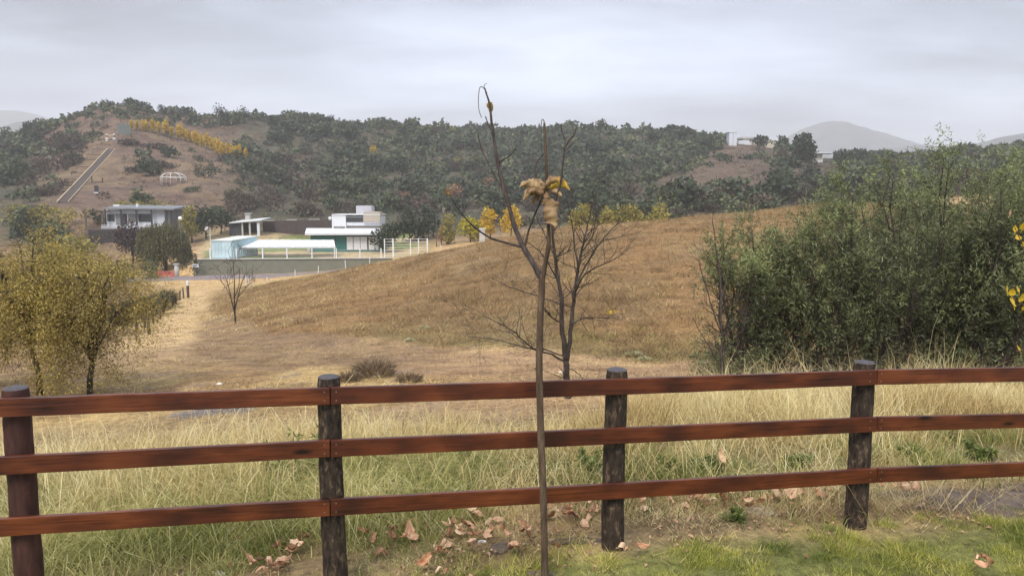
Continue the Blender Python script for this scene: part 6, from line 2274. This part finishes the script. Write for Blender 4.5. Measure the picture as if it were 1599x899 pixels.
# pampas plumes
M['plume'] = leafmat("cream_plume", [(0.34, 0.26, 0.18, 1), (0.5, 0.42, 0.32, 1), (0.65, 0.58, 0.48, 1)], .3, .7, .3)
for k, (x, y) in enumerate([(638, 333), (646, 333), (655, 334), (664, 334), (674, 332), (686, 331), (692, 334), (732, 322), (736, 320)]):
    q = hit(x, y, 120)
    me = crown_leaves("pampas_plume", (0, 0, .9), .32, .32, .9, 70, .4, M['plume'], None, 990 + k, 6, .5, .35)
    tag(link("pampas_plume", me, M['plume'], None, q), "cream pampas plume at the hill foot above the teal house", "plant", "pampas plumes at the hill foot")

# ------------------------------------------------------------------ hilltop houses on the right
p = hit(1145, 228, 150)
Y_ = p.y
t = thing("white_tower", "plain white tower-like building on the right hilltop", "building", p)
pbox(MB(), 1138.2, 1151, 206.5, 236, Y_, 4.0).build("wall", M['white_wood'], t)
pbox(MB(), 1137.8, 1151.4, 205.6, 206.8, Y_ - .15, 4.3).build("parapet", M['white'], t)
pbox(MB(), 1144.5, 1145, 207, 234, Y_ - .05, .1).build("panel_joint", M['glass_grey'], t)
p = hit(1180, 228, 150)
Y_ = p.y
M['cream'] = pm("cream_wall_paint", (0.52, 0.47, 0.38), .8, .06, 1)
t = thing("cream_house", "low cream hilltop house half hidden by dark trees", "house", p)
pbox(MB(), 1160, 1183, 216.5, 236, Y_, 7).build("wall", M['cream'], t)
pbox(MB(), 1153, 1172, 219.5, 236, Y_ - 1.5, 4).build("wing", M['white_wood'], t)
pbox(MB(), 1158, 1185, 214.0, 216.6, Y_ - .6, 8).build("roof", M['concrete'], t)
pbox(MB(), 1196, 1212, 218.5, 236, Y_ + 3, 6).build("annex", M['cream'], t)
for x in (1166, 1174):
    f = pbox(MB(), x, x + 4, 219, 223, Y_ - .08, .12).build("window", M['white'], t)
    pbox(MB(), x + .4, x + 3.6, 219.4, 222.6, Y_ - .12, .1).build("pane", M['glass_dark'], f)
p = hit(1284, 254, 150)
Y_ = p.y
t = thing("pergola_house", "white hilltop house with open white pergola frame beside the conifer", "house", p)
pbox(MB(), 1267.5, 1285, 238.5, 264, Y_, 6).build("wall", M['cream'], t)
pbox(MB(), 1266.5, 1277, 233.8, 238.4, Y_ + .5, 4).build("roof_room", M['white'], t)
pbox(MB(), 1265.5, 1305, 237.9, 239.6, Y_ - 1.5, 6).build("roof_slab", M['white_wood'], t)
for x in (1284.5, 1303.5):
    pbox(MB(), x - .8, x + .8, 239, 262, Y_ - 1.2, .4).build("pillar", M['white'], t)
pbox(MB(), 1277, 1284, 250.5, 264, Y_ - 1.0, .4).build("low_wall", M['white'], t)
pbox(MB(), 1270, 1276, 241, 247, Y_ - .1, .15).build("window", M['glass_dark'], t)

# ------------------------------------------------------------------ wire fence and bushes along the track
M['old_post'] = pm("old_fence_timber", (0.085, 0.06, 0.045), .9, .2, 8, .3)
tf = [(214, 518, 14), (226, 512, 26), (233, 522, 28), (239, 505, 20), (250, 498, 16), (255, 490, 12), (268, 482, 10), (275, 474, 14), (281, 469, 16), (287, 466, 18)]
q0 = hit(233, 522, 15)
t = thing("wire_fence", "old timber post and wire fence along the left side of the track", "fence", q0)
pp = []
for k, (x, y, h) in enumerate(tf):
    q = hit(x, y, 15)
    H = min(1.5, max(.9, h / FPX * q.y))
    l_ = Vector((random.uniform(-.06, .06), 0, 0))
    mb = MB()
    mb.tube([q - Vector((0, 0, .2)), q + Vector((0, 0, H * .5)) + l_ * .5, q + Vector((0, 0, H)) + l_], [.075, .07, .06], 7)
    mb.build("post", M['old_post'], t)
    pp.append((q, H))
pp.sort(key=lambda e: e[0].y)
for f in (.35, .65, .9):
    mb = MB()
    for (a, h1), (b, h2) in zip(pp[:-1], pp[1:]):
        mb.tube([a + Vector((0, 0, h1 * f)), (a + b) / 2 + Vector((0, 0, (h1 + h2) / 2 * f - .04)), b + Vector((0, 0, h2 * f))], .006, 4)
    mb.build("wire", M['nail'], t)
q = hit(294, 465, 15)
t = thing("corner_post", "stout track corner post with a white painted top", "post", q)
H = 27 / FPX * q.y
mb = MB()
mb.tube([q - Vector((0, 0, .2)), q + Vector((0, 0, H * .72))], .13, 9)
mb.build("shaft", M['old_post'], t)
mb = MB()
mb.tube([q + Vector((0, 0, H * .72)), q + Vector((0, 0, H * .97)), q + Vector((0, 0, H))], [.135, .13, .06], 9)
mb.build("white_top", M['white'], t)
M['grey_bush'] = leafmat("grey_olive_twig", [(0.05, 0.05, 0.03, 1), (0.10, 0.095, 0.055, 1), (0.18, 0.16, 0.095, 1)], .15, .8, .3)
for k, (x, y, h, w_) in enumerate([(228, 496, 40, 34), (246, 490, 40, 34), (262, 480, 34, 28), (208, 500, 40, 36), (190, 508, 44, 40)]):
    twig_bush("grey_bush", x, y, h, w_, ["grey-olive bush by the nearest posts of the wire fence", "grey-olive bush second along the wire fence", "grey-olive bush closest to the track corner post", "grey-olive bush right behind the smaller yellowing tree", "grey-olive bush mostly hidden by the smaller yellowing tree"][k], 'grey_bush', 1010 + k, 900, "bush", None, 20, None, 1.6)

# ------------------------------------------------------------------ misty air
hz = MB()
hz.box(-4700, 4700, -60, 5200, -75, 345)
hm = bpy.data.materials.new("misty_air")
hm.use_nodes = True
hn = hm.node_tree
hn.nodes.clear()
ho = hn.nodes.new("ShaderNodeOutputMaterial")
hv = hn.nodes.new("ShaderNodeVolumePrincipled")
hv.inputs["Color"].default_value = (0.97, 0.97, 0.975, 1)
hv.inputs["Density"].default_value = 0.00042
hv.inputs["Anisotropy"].default_value = 0.1
hn.links.new(hv.outputs[0], ho.inputs["Volume"])
tag(hz.build("haze", hm), "thin pale mist hanging over the hills", "haze", None, "stuff")
